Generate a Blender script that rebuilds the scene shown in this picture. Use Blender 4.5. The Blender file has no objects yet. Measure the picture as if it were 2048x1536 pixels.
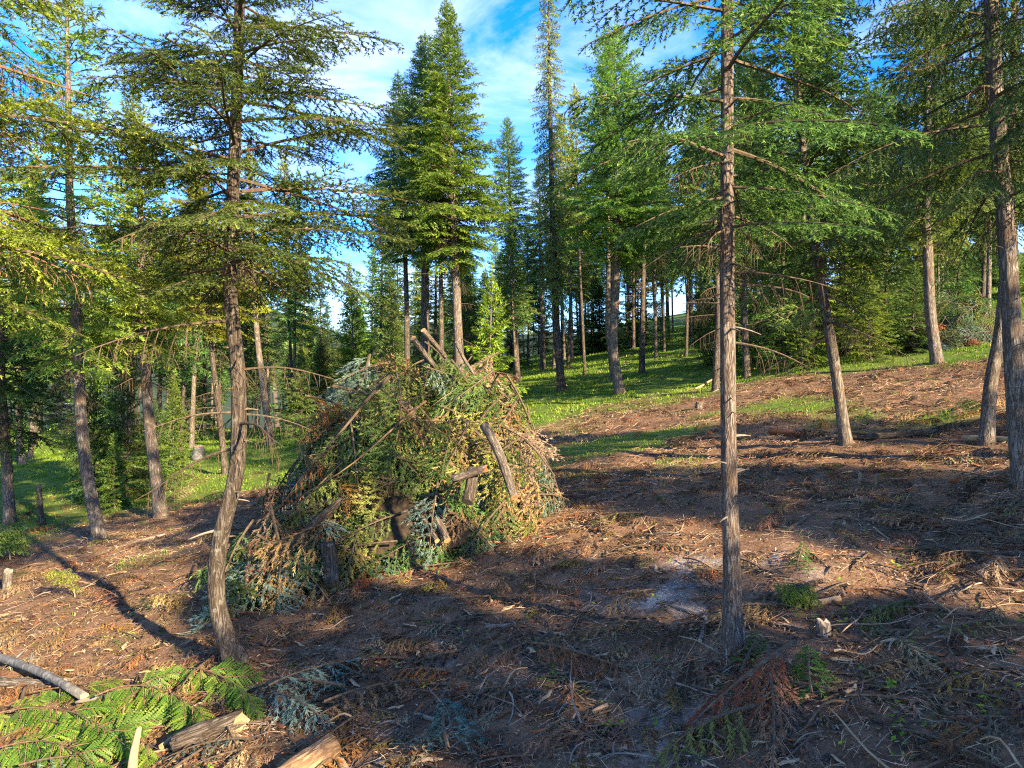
import bpy, math, time
import numpy as np
from mathutils import Vector, Matrix

T0 = time.time()
SC = bpy.context.scene
COL = SC.collection
FPX = 1436.0            # focal length in pixels of the 2048 px wide photograph
CAMZ = 3.4

# ------------------------------------------------------------------ camera, sky, sun, exposure
cam_d = bpy.data.cameras.new('camera')
cam = bpy.data.objects.new('camera', cam_d)
COL.objects.link(cam)
cam.location = (0, 0, CAMZ)
cam.rotation_euler = (math.radians(90), 0, 0)
cam_d.sensor_width = 36.0
cam_d.lens = 36.0 * FPX / 2048.0
cam_d.clip_start = 0.1
cam_d.clip_end = 8000
SC.camera = cam

SUN_EL, SUN_AZ = 24.0, 138.0        # azimuth clockwise from +Y: sun to the right and behind the camera
world = bpy.data.worlds.new('World')
SC.world = world
world.use_nodes = True
wn, wl = world.node_tree.nodes, world.node_tree.links
wn.clear()
w_out = wn.new('ShaderNodeOutputWorld')
w_bg = wn.new('ShaderNodeBackground')
w_bg.inputs['Strength'].default_value = 0.077
sky = wn.new('ShaderNodeTexSky')
sky.sky_type = 'NISHITA'
sky.sun_disc = False
sky.sun_elevation = math.radians(SUN_EL)
sky.sun_rotation = math.radians(SUN_AZ)
sky.altitude = 900
sky.air_density = 1.0
sky.dust_density = 0.1
sky.ozone_density = 4.5
tc = wn.new('ShaderNodeTexCoord')
mp = wn.new('ShaderNodeMapping')
mp.inputs['Scale'].default_value = (1.6, 1.6, 3.4)
mp.inputs['Rotation'].default_value = (0.3, 0.75, 0.2)
nz = wn.new('ShaderNodeTexNoise')
nz.inputs['Scale'].default_value = 2.1
nz.inputs['Detail'].default_value = 9
nz.inputs['Roughness'].default_value = 0.62
nz.inputs['Distortion'].default_value = 0.7
cr = wn.new('ShaderNodeValToRGB')
cr.color_ramp.elements[0].position = 0.43
cr.color_ramp.elements[0].color = (0, 0, 0, 1)
cr.color_ramp.elements[1].position = 0.80
cr.color_ramp.elements[1].color = (0.85, 0.85, 0.85, 1)
mx = wn.new('ShaderNodeMix')
mx.data_type = 'RGBA'
mx.inputs['B'].default_value = (3.0, 3.25, 3.6, 1)
wl.new(tc.outputs['Generated'], mp.inputs['Vector'])
wl.new(mp.outputs['Vector'], nz.inputs['Vector'])
wl.new(nz.outputs['Fac'], cr.inputs['Fac'])
wl.new(cr.outputs['Color'], mx.inputs['Factor'])
hsv = wn.new('ShaderNodeHueSaturation'); hsv.inputs['Saturation'].default_value = 1.3; hsv.inputs['Hue'].default_value = 0.509
wl.new(sky.outputs['Color'], hsv.inputs['Color'])
wl.new(hsv.outputs['Color'], mx.inputs['A'])
wl.new(mx.outputs['Result'], w_bg.inputs['Color'])
wl.new(w_bg.outputs['Background'], w_out.inputs['Surface'])

sun_d = bpy.data.lights.new('sun', 'SUN')
sun_d.energy = 3.5
sun_d.angle = math.radians(0.6)
sun_d.color = (1.0, 0.79, 0.48)
sun = bpy.data.objects.new('sun', sun_d)
COL.objects.link(sun)
_a, _e = math.radians(SUN_AZ), math.radians(SUN_EL)
TOSUN = Vector((math.sin(_a) * math.cos(_e), math.cos(_a) * math.cos(_e), math.sin(_e)))
sun.rotation_euler = TOSUN.to_track_quat('Z', 'Y').to_euler()
sun.location = (30, -30, 40)

SC.view_settings.view_transform = 'Standard'
SC.view_settings.look = 'None'
SC.view_settings.gamma = 1.0
SC.view_settings.use_curve_mapping = False
SC.view_settings.exposure = 2.85
SC.render.engine = 'CYCLES'
SC.cycles.max_bounces = 5
SC.cycles.diffuse_bounces = 3
SC.cycles.glossy_bounces = 2
SC.cycles.transmission_bounces = 3
SC.cycles.transparent_max_bounces = 4
SC.cycles.use_denoising = False
SC.cycles.pixel_filter_type = 'BLACKMAN_HARRIS'
SC.cycles.filter_width = 1.15
SC.cycles.sample_clamp_indirect = 4.0
SC.cycles.caustics_reflective = False
SC.cycles.caustics_refractive = False

# ------------------------------------------------------------------ materials
def ntree(name):
    m = bpy.data.materials.new(name)
    m.use_nodes = True
    m.node_tree.nodes.clear()
    return m, m.node_tree.nodes, m.node_tree.links

def ramp(nodes, stops):
    r = nodes.new('ShaderNodeValToRGB')
    e = r.color_ramp.elements
    while len(e) < len(stops):
        e.new(0.5)
    for i, (p, c) in enumerate(stops):
        e[i].position = p
        e[i].color = (c[0], c[1], c[2], 1)
    return r

def needle_mat(name, stops, transl=0.42, hue_var=0.03, val_var=0.25):
    """needles / scale leaves: tint attribute per face -> colour, plus per-object variation"""
    m, n, l = ntree(name)
    at = n.new('ShaderNodeAttribute'); at.attribute_name = 'tint'
    rp = ramp(n, stops)
    l.new(at.outputs['Fac'], rp.inputs['Fac'])
    oi = n.new('ShaderNodeObjectInfo')
    hs = n.new('ShaderNodeHueSaturation')
    m1 = n.new('ShaderNodeMapRange'); m1.inputs['To Min'].default_value = 0.5 - hue_var; m1.inputs['To Max'].default_value = 0.5 + hue_var
    m2 = n.new('ShaderNodeMapRange'); m2.inputs['To Min'].default_value = 1 - val_var; m2.inputs['To Max'].default_value = 1 + val_var
    mlt = n.new('ShaderNodeMath'); mlt.operation = 'MULTIPLY'; mlt.inputs[1].default_value = 7.31
    fr = n.new('ShaderNodeMath'); fr.operation = 'FRACT'
    l.new(oi.outputs['Random'], m1.inputs['Value'])
    l.new(oi.outputs['Random'], mlt.inputs[0]); l.new(mlt.outputs[0], fr.inputs[0]); l.new(fr.outputs[0], m2.inputs['Value'])
    l.new(m1.outputs[0], hs.inputs['Hue']); l.new(m2.outputs[0], hs.inputs['Value'])
    l.new(rp.outputs['Color'], hs.inputs['Color'])
    d = n.new('ShaderNodeBsdfDiffuse')
    t = n.new('ShaderNodeBsdfTranslucent')
    mix = n.new('ShaderNodeMixShader'); mix.inputs['Fac'].default_value = transl
    g = n.new('ShaderNodeBsdfGlossy'); g.inputs['Roughness'].default_value = 0.45
    mix2 = n.new('ShaderNodeMixShader'); mix2.inputs['Fac'].default_value = 0.012
    out = n.new('ShaderNodeOutputMaterial')
    l.new(hs.outputs['Color'], d.inputs['Color']); l.new(hs.outputs['Color'], t.inputs['Color'])
    l.new(d.outputs[0], mix.inputs[1]); l.new(t.outputs[0], mix.inputs[2])
    l.new(mix.outputs[0], mix2.inputs[1]); l.new(g.outputs[0], mix2.inputs[2])
    l.new(mix2.outputs[0], out.inputs['Surface'])
    return m

def bark_mat(name, c_dark, c_mid, c_light, zs=0.14, scale=30.0, bump=0.9, lichen=0.0, red=None):
    m, n, l = ntree(name)
    tcn = n.new('ShaderNodeTexCoord')
    mpn = n.new('ShaderNodeMapping'); mpn.inputs['Scale'].default_value = (1, 1, zs)
    l.new(tcn.outputs['Object'], mpn.inputs['Vector'])
    nzn = n.new('ShaderNodeTexNoise'); nzn.inputs['Scale'].default_value = scale * 1.9; nzn.inputs['Detail'].default_value = 7
    nzn.inputs['Roughness'].default_value = 0.65
    l.new(mpn.outputs[0], nzn.inputs['Vector'])
    rid = n.new('ShaderNodeTexNoise'); rid.inputs['Scale'].default_value = scale * 0.8; rid.inputs['Detail'].default_value = 3; rid.inputs['Distortion'].default_value = 0.8
    l.new(mpn.outputs[0], rid.inputs['Vector'])
    sb = n.new('ShaderNodeMath'); sb.operation = 'SUBTRACT'; sb.inputs[1].default_value = 0.5
    l.new(rid.outputs['Fac'], sb.inputs[0])
    ab = n.new('ShaderNodeMath'); ab.operation = 'ABSOLUTE'; l.new(sb.outputs[0], ab.inputs[0])
    n2 = n.new('ShaderNodeTexNoise'); n2.inputs['Scale'].default_value = 2.3; n2.inputs['Detail'].default_value = 5
    l.new(tcn.outputs['Object'], n2.inputs['Vector'])
    mr = n.new('ShaderNodeMapRange'); mr.inputs['From Max'].default_value = 0.10; mr.inputs['To Min'].default_value = 0.25
    l.new(ab.outputs[0], mr.inputs['Value'])
    vd = n.new('ShaderNodeVectorMath'); vd.operation = 'MULTIPLY_ADD'; vd.inputs[1].default_value = (0.10, 0.10, 0.10)
    mp2 = n.new('ShaderNodeMapping'); mp2.inputs['Scale'].default_value = (1, 1, min(1.0, zs * 2.6)); l.new(tcn.outputs['Object'], mp2.inputs['Vector'])
    l.new(nzn.outputs['Color'], vd.inputs[0]); l.new(mp2.outputs[0], vd.inputs[2])
    vo = n.new('ShaderNodeTexVoronoi'); vo.inputs['Scale'].default_value = scale * 1.1; l.new(vd.outputs[0], vo.inputs['Vector'])
    sp = n.new('ShaderNodeSeparateColor'); l.new(vo.outputs['Color'], sp.inputs[0])
    mrp = n.new('ShaderNodeMapRange'); mrp.inputs['To Min'].default_value = 0.62; mrp.inputs['To Max'].default_value = 1.3
    l.new(sp.outputs[0], mrp.inputs['Value'])
    mul0 = n.new('ShaderNodeMath'); mul0.operation = 'MULTIPLY'
    l.new(mr.outputs[0], mul0.inputs[0]); l.new(nzn.outputs['Fac'], mul0.inputs[1])
    mul = n.new('ShaderNodeMath'); mul.operation = 'MULTIPLY'
    l.new(mul0.outputs[0], mul.inputs[0]); l.new(mrp.outputs[0], mul.inputs[1])
    rp = ramp(n, [(0.05, c_dark), (0.35, c_mid), (0.7, c_light)])
    l.new(mul.outputs[0], rp.inputs['Fac'])
    col = rp.outputs['Color']
    if red is not None:
        mxr = n.new('ShaderNodeMix'); mxr.data_type = 'RGBA'
        r2 = ramp(n, [(0.5, (0, 0, 0)), (0.66, (0.6, 0.6, 0.6))])
        l.new(n2.outputs['Fac'], r2.inputs['Fac']); l.new(r2.outputs['Color'], mxr.inputs['Factor'])
        l.new(col, mxr.inputs['A']); mxr.inputs['B'].default_value = (*red, 1)
        col = mxr.outputs['Result']
    if lichen > 0:
        n3 = n.new('ShaderNodeTexNoise'); n3.inputs['Scale'].default_value = 9; n3.inputs['Detail'].default_value = 4
        l.new(tcn.outputs['Object'], n3.inputs['Vector'])
        r3 = ramp(n, [(0.60, (0, 0, 0)), (0.70, (lichen, lichen, lichen))])
        l.new(n3.outputs['Fac'], r3.inputs['Fac'])
        mxl = n.new('ShaderNodeMix'); mxl.data_type = 'RGBA'
        l.new(r3.outputs['Color'], mxl.inputs['Factor']); l.new(col, mxl.inputs['A'])
        mxl.inputs['B'].default_value = (0.34, 0.34, 0.27, 1)
        col = mxl.outputs['Result']
    b = n.new('ShaderNodeBsdfPrincipled'); b.inputs['Roughness'].default_value = 0.92
    b.inputs['Specular IOR Level'].default_value = 0.15
    bp = n.new('ShaderNodeBump'); bp.inputs['Strength'].default_value = bump; bp.inputs['Distance'].default_value = 0.03
    l.new(mul.outputs[0], bp.inputs['Height'])
    l.new(bp.outputs[0], b.inputs['Normal']); l.new(col, b.inputs['Base Color'])
    out = n.new('ShaderNodeOutputMaterial')
    l.new(b.outputs[0], out.inputs['Surface'])
    return m

def wood_mat(name, c1, c2, scale=14.0, along=(1, 1, 0.08)):
    m, n, l = ntree(name)
    tcn = n.new('ShaderNodeTexCoord')
    mpn = n.new('ShaderNodeMapping'); mpn.inputs['Scale'].default_value = along
    l.new(tcn.outputs['Object'], mpn.inputs['Vector'])
    nzn = n.new('ShaderNodeTexNoise'); nzn.inputs['Scale'].default_value = scale; nzn.inputs['Detail'].default_value = 7
    l.new(mpn.outputs[0], nzn.inputs['Vector'])
    rp = ramp(n, [(0.3, c1), (0.7, c2)])
    l.new(nzn.outputs['Fac'], rp.inputs['Fac'])
    b = n.new('ShaderNodeBsdfPrincipled'); b.inputs['Roughness'].default_value = 0.85
    b.inputs['Specular IOR Level'].default_value = 0.2
    bp = n.new('ShaderNodeBump'); bp.inputs['Strength'].default_value = 0.5; bp.inputs['Distance'].default_value = 0.015
    l.new(nzn.outputs['Fac'], bp.inputs['Height']); l.new(bp.outputs[0], b.inputs['Normal'])
    l.new(rp.outputs['Color'], b.inputs['Base Color'])
    out = n.new('ShaderNodeOutputMaterial'); l.new(b.outputs[0], out.inputs['Surface'])
    return m

def tint_mat(name, stops, rough=0.9, transl=0.0):
    m, n, l = ntree(name)
    at = n.new('ShaderNodeAttribute'); at.attribute_name = 'tint'
    rp = ramp(n, stops)
    l.new(at.outputs['Fac'], rp.inputs['Fac'])
    out = n.new('ShaderNodeOutputMaterial')
    d = n.new('ShaderNodeBsdfDiffuse')
    l.new(rp.outputs['Color'], d.inputs['Color'])
    if transl > 0:
        t = n.new('ShaderNodeBsdfTranslucent'); mix = n.new('ShaderNodeMixShader'); mix.inputs['Fac'].default_value = transl
        l.new(rp.outputs['Color'], t.inputs['Color'])
        l.new(d.outputs[0], mix.inputs[1]); l.new(t.outputs[0], mix.inputs[2]); l.new(mix.outputs[0], out.inputs['Surface'])
    else:
        l.new(d.outputs[0], out.inputs['Surface'])
    return m

M = {}
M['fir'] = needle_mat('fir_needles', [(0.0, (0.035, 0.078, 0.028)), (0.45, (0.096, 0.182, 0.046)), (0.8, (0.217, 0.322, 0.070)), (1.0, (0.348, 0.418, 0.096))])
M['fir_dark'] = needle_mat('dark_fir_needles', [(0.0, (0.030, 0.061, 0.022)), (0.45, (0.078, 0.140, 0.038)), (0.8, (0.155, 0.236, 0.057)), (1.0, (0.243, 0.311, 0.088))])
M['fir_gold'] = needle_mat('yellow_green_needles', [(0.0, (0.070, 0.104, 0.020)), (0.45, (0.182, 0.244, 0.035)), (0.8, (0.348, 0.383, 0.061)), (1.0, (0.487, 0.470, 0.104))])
M['fir_bright'] = needle_mat('bright_young_needles', [(0.0, (0.056, 0.114, 0.026)), (0.45, (0.136, 0.242, 0.044)), (0.8, (0.256, 0.385, 0.066)), (1.0, (0.399, 0.485, 0.104))])
M['fir_vivid'] = needle_mat('vivid_young_needles', [(0.0, (0.07, 0.12, 0.02)), (0.45, (0.17, 0.27, 0.03)), (0.8, (0.29, 0.40, 0.05)), (1.0, (0.38, 0.46, 0.08))])
M['fir_olive'] = needle_mat('olive_needles', [(0.0, (0.090, 0.100, 0.028)), (0.45, (0.221, 0.240, 0.059)), (0.8, (0.360, 0.379, 0.100)), (1.0, (0.521, 0.499, 0.160))])
M['fir_blue'] = needle_mat('silver_blue_needles', [(0.0, (0.040, 0.073, 0.062)), (0.45, (0.107, 0.169, 0.140)), (0.8, (0.225, 0.304, 0.253)), (1.0, (0.372, 0.427, 0.338))], transl=0.2)
M['fir_brown'] = needle_mat('dead_brown_needles', [(0.0, (0.092, 0.049, 0.026)), (0.45, (0.250, 0.141, 0.075)), (0.8, (0.434, 0.259, 0.141)), (1.0, (0.600, 0.384, 0.217))], transl=0.2)
M['fir_tan'] = needle_mat('dead_tan_needles', [(0.0, (0.103, 0.075, 0.046)), (0.45, (0.253, 0.190, 0.121)), (0.8, (0.391, 0.299, 0.196)), (1.0, (0.517, 0.414, 0.287))], transl=0.2)
M['fir_orange'] = needle_mat('dead_orange_needles', [(0.0, (0.11, 0.045, 0.016)), (0.45, (0.28, 0.125, 0.042)), (0.8, (0.42, 0.20, 0.07)), (1.0, (0.50, 0.27, 0.11))], transl=0.25)
M['cedar'] = needle_mat('cedar_scale_leaves', [(0.0, (0.029, 0.072, 0.013)), (0.45, (0.081, 0.153, 0.021)), (0.8, (0.163, 0.231, 0.034)), (1.0, (0.273, 0.305, 0.058))], transl=0.3, hue_var=0.015, val_var=0.15)
M['bark'] = bark_mat('fir_bark', (0.034, 0.026, 0.022), (0.137, 0.113, 0.096), (0.285, 0.256, 0.229), red=(0.126, 0.078, 0.051), lichen=0.25)
M['bark_red'] = bark_mat('red_brown_bark', (0.031, 0.021, 0.017), (0.130, 0.100, 0.084), (0.260, 0.226, 0.200), scale=34, zs=0.16, red=(0.173, 0.102, 0.064), lichen=0.3)
M['bark_dark'] = bark_mat('dark_bark', (0.021, 0.016, 0.012), (0.077, 0.060, 0.049), (0.166, 0.142, 0.122), lichen=0.3)
M['bark_grey'] = bark_mat('smooth_grey_bark', (0.064, 0.062, 0.060), (0.128, 0.126, 0.124), (0.216, 0.212, 0.208), zs=1.5, scale=5, bump=0.25)
M['bark_tan'] = bark_mat('tan_worn_bark', (0.09, 0.05, 0.028), (0.24, 0.15, 0.085), (0.40, 0.28, 0.17), zs=0.3, scale=16, bump=0.7, red=(0.30, 0.17, 0.08))
M['twig'] = wood_mat('twig_bark', (0.045, 0.032, 0.022), (0.13, 0.095, 0.065), 30)
M['twig_grey'] = wood_mat('grey_dead_wood', (0.12, 0.095, 0.075), (0.29, 0.235, 0.19), 24)
M['stick_brown'] = wood_mat('brown_stick', (0.07, 0.042, 0.026), (0.20, 0.125, 0.075), 24)
M['stick_tan'] = wood_mat('tan_split_stick', (0.24, 0.15, 0.085), (0.46, 0.33, 0.20), 20)
M['wood_cut'] = wood_mat('fresh_cut_wood', (0.30, 0.16, 0.07), (0.46, 0.30, 0.15), 9)
M['wood_pale'] = wood_mat('pale_split_wood', (0.24, 0.16, 0.09), (0.42, 0.31, 0.19), 12)
M['wood_red'] = wood_mat('red_peeled_wood', (0.12, 0.035, 0.015), (0.30, 0.11, 0.045), 12)
LITTER = [(0.0, (0.022, 0.015, 0.012)), (0.25, (0.11, 0.066, 0.044)), (0.5, (0.26, 0.155, 0.095)), (0.7, (0.40, 0.27, 0.17)),
          (0.85, (0.33, 0.285, 0.245)), (0.93, (0.46, 0.38, 0.30)), (1.0, (0.40, 0.17, 0.07))]
M['litter'] = tint_mat('ground_litter', LITTER)
M['grass'] = tint_mat('grass_blades', [(0.0, (0.045, 0.085, 0.015)), (0.4, (0.11, 0.20, 0.025)), (0.75, (0.20, 0.29, 0.04)), (0.95, (0.32, 0.34, 0.07)), (1.0, (0.42, 0.35, 0.17))], transl=0.35)
M['leaf'] = tint_mat('broad_leaves', [(0.0, (0.05, 0.11, 0.015)), (0.6, (0.15, 0.26, 0.03)), (1.0, (0.40, 0.38, 0.06))], transl=0.35)

# ------------------------------------------------------------------ numeric helpers
def vnoise(x, y, seed=0):
    x = np.asarray(x, float); y = np.asarray(y, float)
    xi = np.floor(x).astype(np.int64); yi = np.floor(y).astype(np.int64)
    fx = x - xi; fy = y - yi
    fx = fx * fx * (3 - 2 * fx); fy = fy * fy * (3 - 2 * fy)
    def h(a, b):
        v = (a * 374761393 + b * 668265263 + seed * 1442695041) & 0xffffffff
        v = ((v ^ (v >> 13)) * 1274126177) & 0xffffffff
        v = v ^ (v >> 16)
        return (v & 0xffff) / 65535.0
    return (h(xi, yi) * (1 - fx) + h(xi + 1, yi) * fx) * (1 - fy) + (h(xi, yi + 1) * (1 - fx) + h(xi + 1, yi + 1) * fx) * fy

def fbm(x, y, seed=0, oct=4):
    s = 0; a = 0.5; f = 1.0
    for i in range(oct):
        s = s + a * vnoise(np.asarray(x) * f, np.asarray(y) * f, seed + i * 17)
        a *= 0.5; f *= 2.03
    return s

def smooth(x, a, b):
    t = np.clip((np.asarray(x, float) - a) / (b - a), 0, 1)
    return t * t * (3 - 2 * t)

def softlo(x, lo, k):
    return lo + k * np.logaddexp(0, (np.asarray(x, float) - lo) / k)

MOUNDS = []          # litter banked up round the feet of the nearest trunks
def ground(x, y):
    x = np.asarray(x, float); y = np.asarray(y, float)
    z = 0.18 * softlo(x, -13.0, 3.0) + 0.085 * y
    yc = 42 + 95 * smooth(x, -16, 22)
    z = z - 0.17 * 9 * np.logaddexp(0, (y - yc) / 9.0)
    r = np.hypot(x, y)
    far = smooth(r, 220, 900)
    z = z * (1 - far) + far * (-25 + 190 * smooth(r, 500, 1600) * (0.45 + 0.9 * fbm(np.arctan2(x, y) * 5 + 9, r * 0.0012, 5)))
    z = z + 0.55 * (fbm(x * 0.11, y * 0.11, 3) - 0.47) * smooth(r, 3, 30)
    z = z + 0.24 * (fbm(x * 0.55, y * 0.55, 11) - 0.47) + 0.12 * (fbm(x * 2.1, y * 2.1, 23, 3) - 0.44) * (1 - smooth(r, 30, 60))
    for mx_, my_, mr_, mh_ in MOUNDS:
        z = z + mh_ * np.exp(-((x - mx_) ** 2 + (y - my_) ** 2) / mr_ ** 2)
    return z

def px(pxx, pyy, depth):
    """world point seen at photo pixel, at a given distance in front of the camera"""
    return Vector(((pxx - 1024) / FPX * depth, depth, CAMZ + (768 - pyy) / FPX * depth))

def pxg(pxx, pyy):
    """where the line of sight through a photo pixel meets the ground"""
    t = np.concatenate([np.arange(2.5, 40, 0.02), np.arange(40, 260, 0.2)])
    x = (pxx - 1024) / FPX * t
    z = CAMZ + (768 - pyy) / FPX * t
    g = ground(x, t)
    i = np.argmax(z <= g) if np.any(z <= g) else len(t) - 1
    return Vector((x[i], t[i], float(g[i])))

def grass_amount(x, y):
    """where the ground is grown over with grass (0..1); bare slash elsewhere"""
    x = np.asarray(x, float); y = np.asarray(y, float)
    n = fbm(x * 0.28, y * 0.28, 41)
    edge_r = 21.5 - 0.22 * x                         # slash ends about here to the right of the heap
    e = np.where(x > 0, edge_r, 20 - 0.05 * x)
    g = smooth(y + (n - 0.47) * 26, e - 1.5, e + 4.5)
    left = smooth(-x * 0.9 + y * 0.25 + (n - 0.47) * 10, 13.5, 17) * 0.9
    patch = smooth(np.hypot((x - 1.7) / 2.6, (y - 17.6) / 1.5) + (n - 0.47) * 1.5, 1.15, 0.7) * 0.9
    return np.clip(np.maximum(np.maximum(g, left), patch), 0, 1)

ASH = [(1400, 1160, 0.95, 0.55, 1.0), (1330, 1185, 0.5, 0.35, 0.8), (1475, 1130, 0.5, 0.4, 0.9), (1345, 1440, 0.28, 0.5, 0.7), (1320, 1500, 0.3, 0.3, 0.6), (1900, 1060, 0.4, 0.2, 0.35),
       (1905, 1130, 0.4, 0.2, 0.35), (830, 1200, 0.4, 0.15, 0.5), (20, 1280, 0.5, 0.35, 0.7), (860, 1340, 0.2, 0.1, 0.5)]
_ashp = None
def ash_amount(x, y):
    global _ashp
    if _ashp is None:
        _ashp = [(pxg(a, b), c, d, e) for a, b, c, d, e in ASH]
    n = fbm(np.asarray(x) * 2.2, np.asarray(y) * 2.2, 77, 5)
    s = np.zeros(np.shape(x))
    for p, rx, ry, am in _ashp:
        s = np.maximum(s, smooth(np.hypot((x - p.x) / rx, (y - p.y) / ry) + (n - 0.47) * 3.2, 1.3, 0.35) * 0.95 * am)
    return s

class Acc:
    def __init__(self):
        self.V = []; self.T = []; self.Mi = []; self.tn = []; self.n = 0
    def add(self, V, T, mi=0, tint=0.5):
        V = np.asarray(V, np.float32); T = np.asarray(T, np.int32)
        self.V.append(V); self.T.append(T + self.n)
        self.Mi.append(np.full(len(T), mi, np.int32) if np.isscalar(mi) else mi)
        self.tn.append(np.full(len(T), tint, np.float32) if np.isscalar(tint) else tint.astype(np.float32))
        self.n += len(V)
    def arrays(self):
        return np.concatenate(self.V), np.concatenate(self.T), np.concatenate(self.Mi), np.concatenate(self.tn)
    def mesh(self, name, mats, smooth_slots=()):
        V, T, Mi, tn = self.arrays()
        return mesh_np(name, V, T, Mi, tn, mats, smooth_slots)

def mesh_np(name, V, T, Mi, tn, mats, smooth_slots=()):
    me = bpy.data.meshes.new(name)
    me.vertices.add(len(V)); me.vertices.foreach_set('co', np.ascontiguousarray(V, np.float32).ravel())
    me.loops.add(len(T) * 3); me.loops.foreach_set('vertex_index', np.ascontiguousarray(T, np.int32).ravel())
    me.polygons.add(len(T)); me.polygons.foreach_set('loop_start', np.arange(0, len(T) * 3, 3, dtype=np.int32))
    me.polygons.foreach_set('material_index', np.ascontiguousarray(Mi, np.int32))
    if smooth_slots:
        me.polygons.foreach_set('use_smooth', np.isin(Mi, smooth_slots))
    else:
        me.polygons.foreach_set('use_smooth', np.zeros(len(T), bool))
    if tn is not None:
        a = me.attributes.new('tint', 'FLOAT', 'FACE'); a.data.foreach_set('value', np.ascontiguousarray(tn, np.float32))
    for m in mats:
        me.materials.append(M[m] if isinstance(m, str) else m)
    me.update()
    return me

def obj(name, me, parent=None, loc=None, rot=None):
    o = bpy.data.objects.new(name, me)
    COL.objects.link(o)
    if parent: o.parent = parent
    if loc is not None: o.location = loc
    if rot is not None: o.rotation_euler = rot
    return o

def tag(o, label=None, cat=None, group=None, kind=None):
    if label: o['label'] = label
    if cat: o['category'] = cat
    if group: o['group'] = group
    if kind: o['kind'] = kind
    return o

def thing(name, loc, label, cat, group=None, rot=None):
    o = bpy.data.objects.new(name, None)
    COL.objects.link(o)
    o.location = loc
    o.empty_display_size = 0.2
    if rot is not None: o.rotation_euler = rot
    return tag(o, label, cat, group)

def tube(P, R, k=6, cap=False, wob=None):
    P = np.asarray(P, float); R = np.asarray(R, float); n = len(P)
    Tn = np.gradient(P, axis=0); Tn /= np.linalg.norm(Tn, axis=1)[:, None] + 1e-9
    m = Tn.mean(0)
    ref = np.array([0, 0, 1.0]) if abs(m[2]) < 0.8 * np.linalg.norm(m) else np.array([1.0, 0, 0])
    A = np.cross(Tn, ref); A /= np.linalg.norm(A, axis=1)[:, None] + 1e-9
    B = np.cross(Tn, A)
    th = np.arange(k) * 2 * np.pi / k
    RR = R[:, None] * (np.ones((n, k)) if wob is None else wob)
    V = P[:, None, :] + RR[:, :, None] * (A[:, None, :] * np.cos(th)[None, :, None] + B[:, None, :] * np.sin(th)[None, :, None])
    V = V.reshape(-1, 3)
    i = np.arange(n - 1)[:, None] * k; j = np.arange(k)[None, :]; j2 = (j + 1) % k
    a = (i + j).ravel(); b = (i + j2).ravel(); c = (i + k + j2).ravel(); d = (i + k + j).ravel()
    T = np.concatenate([np.stack([a, b, c], 1), np.stack([a, c, d], 1)])
    return V, T

def cap_ring(V, T, start, k, flip=False):
    """fan over a ring; returns extra vertex and triangles"""
    c = V[start:start + k].mean(0)
    idx = len(V)
    j = np.arange(k); t = np.stack([start + j, start + (j + 1) % k, np.full(k, idx)], 1)
    if flip: t = t[:, ::-1]
    return np.vstack([V, c]), t

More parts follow.
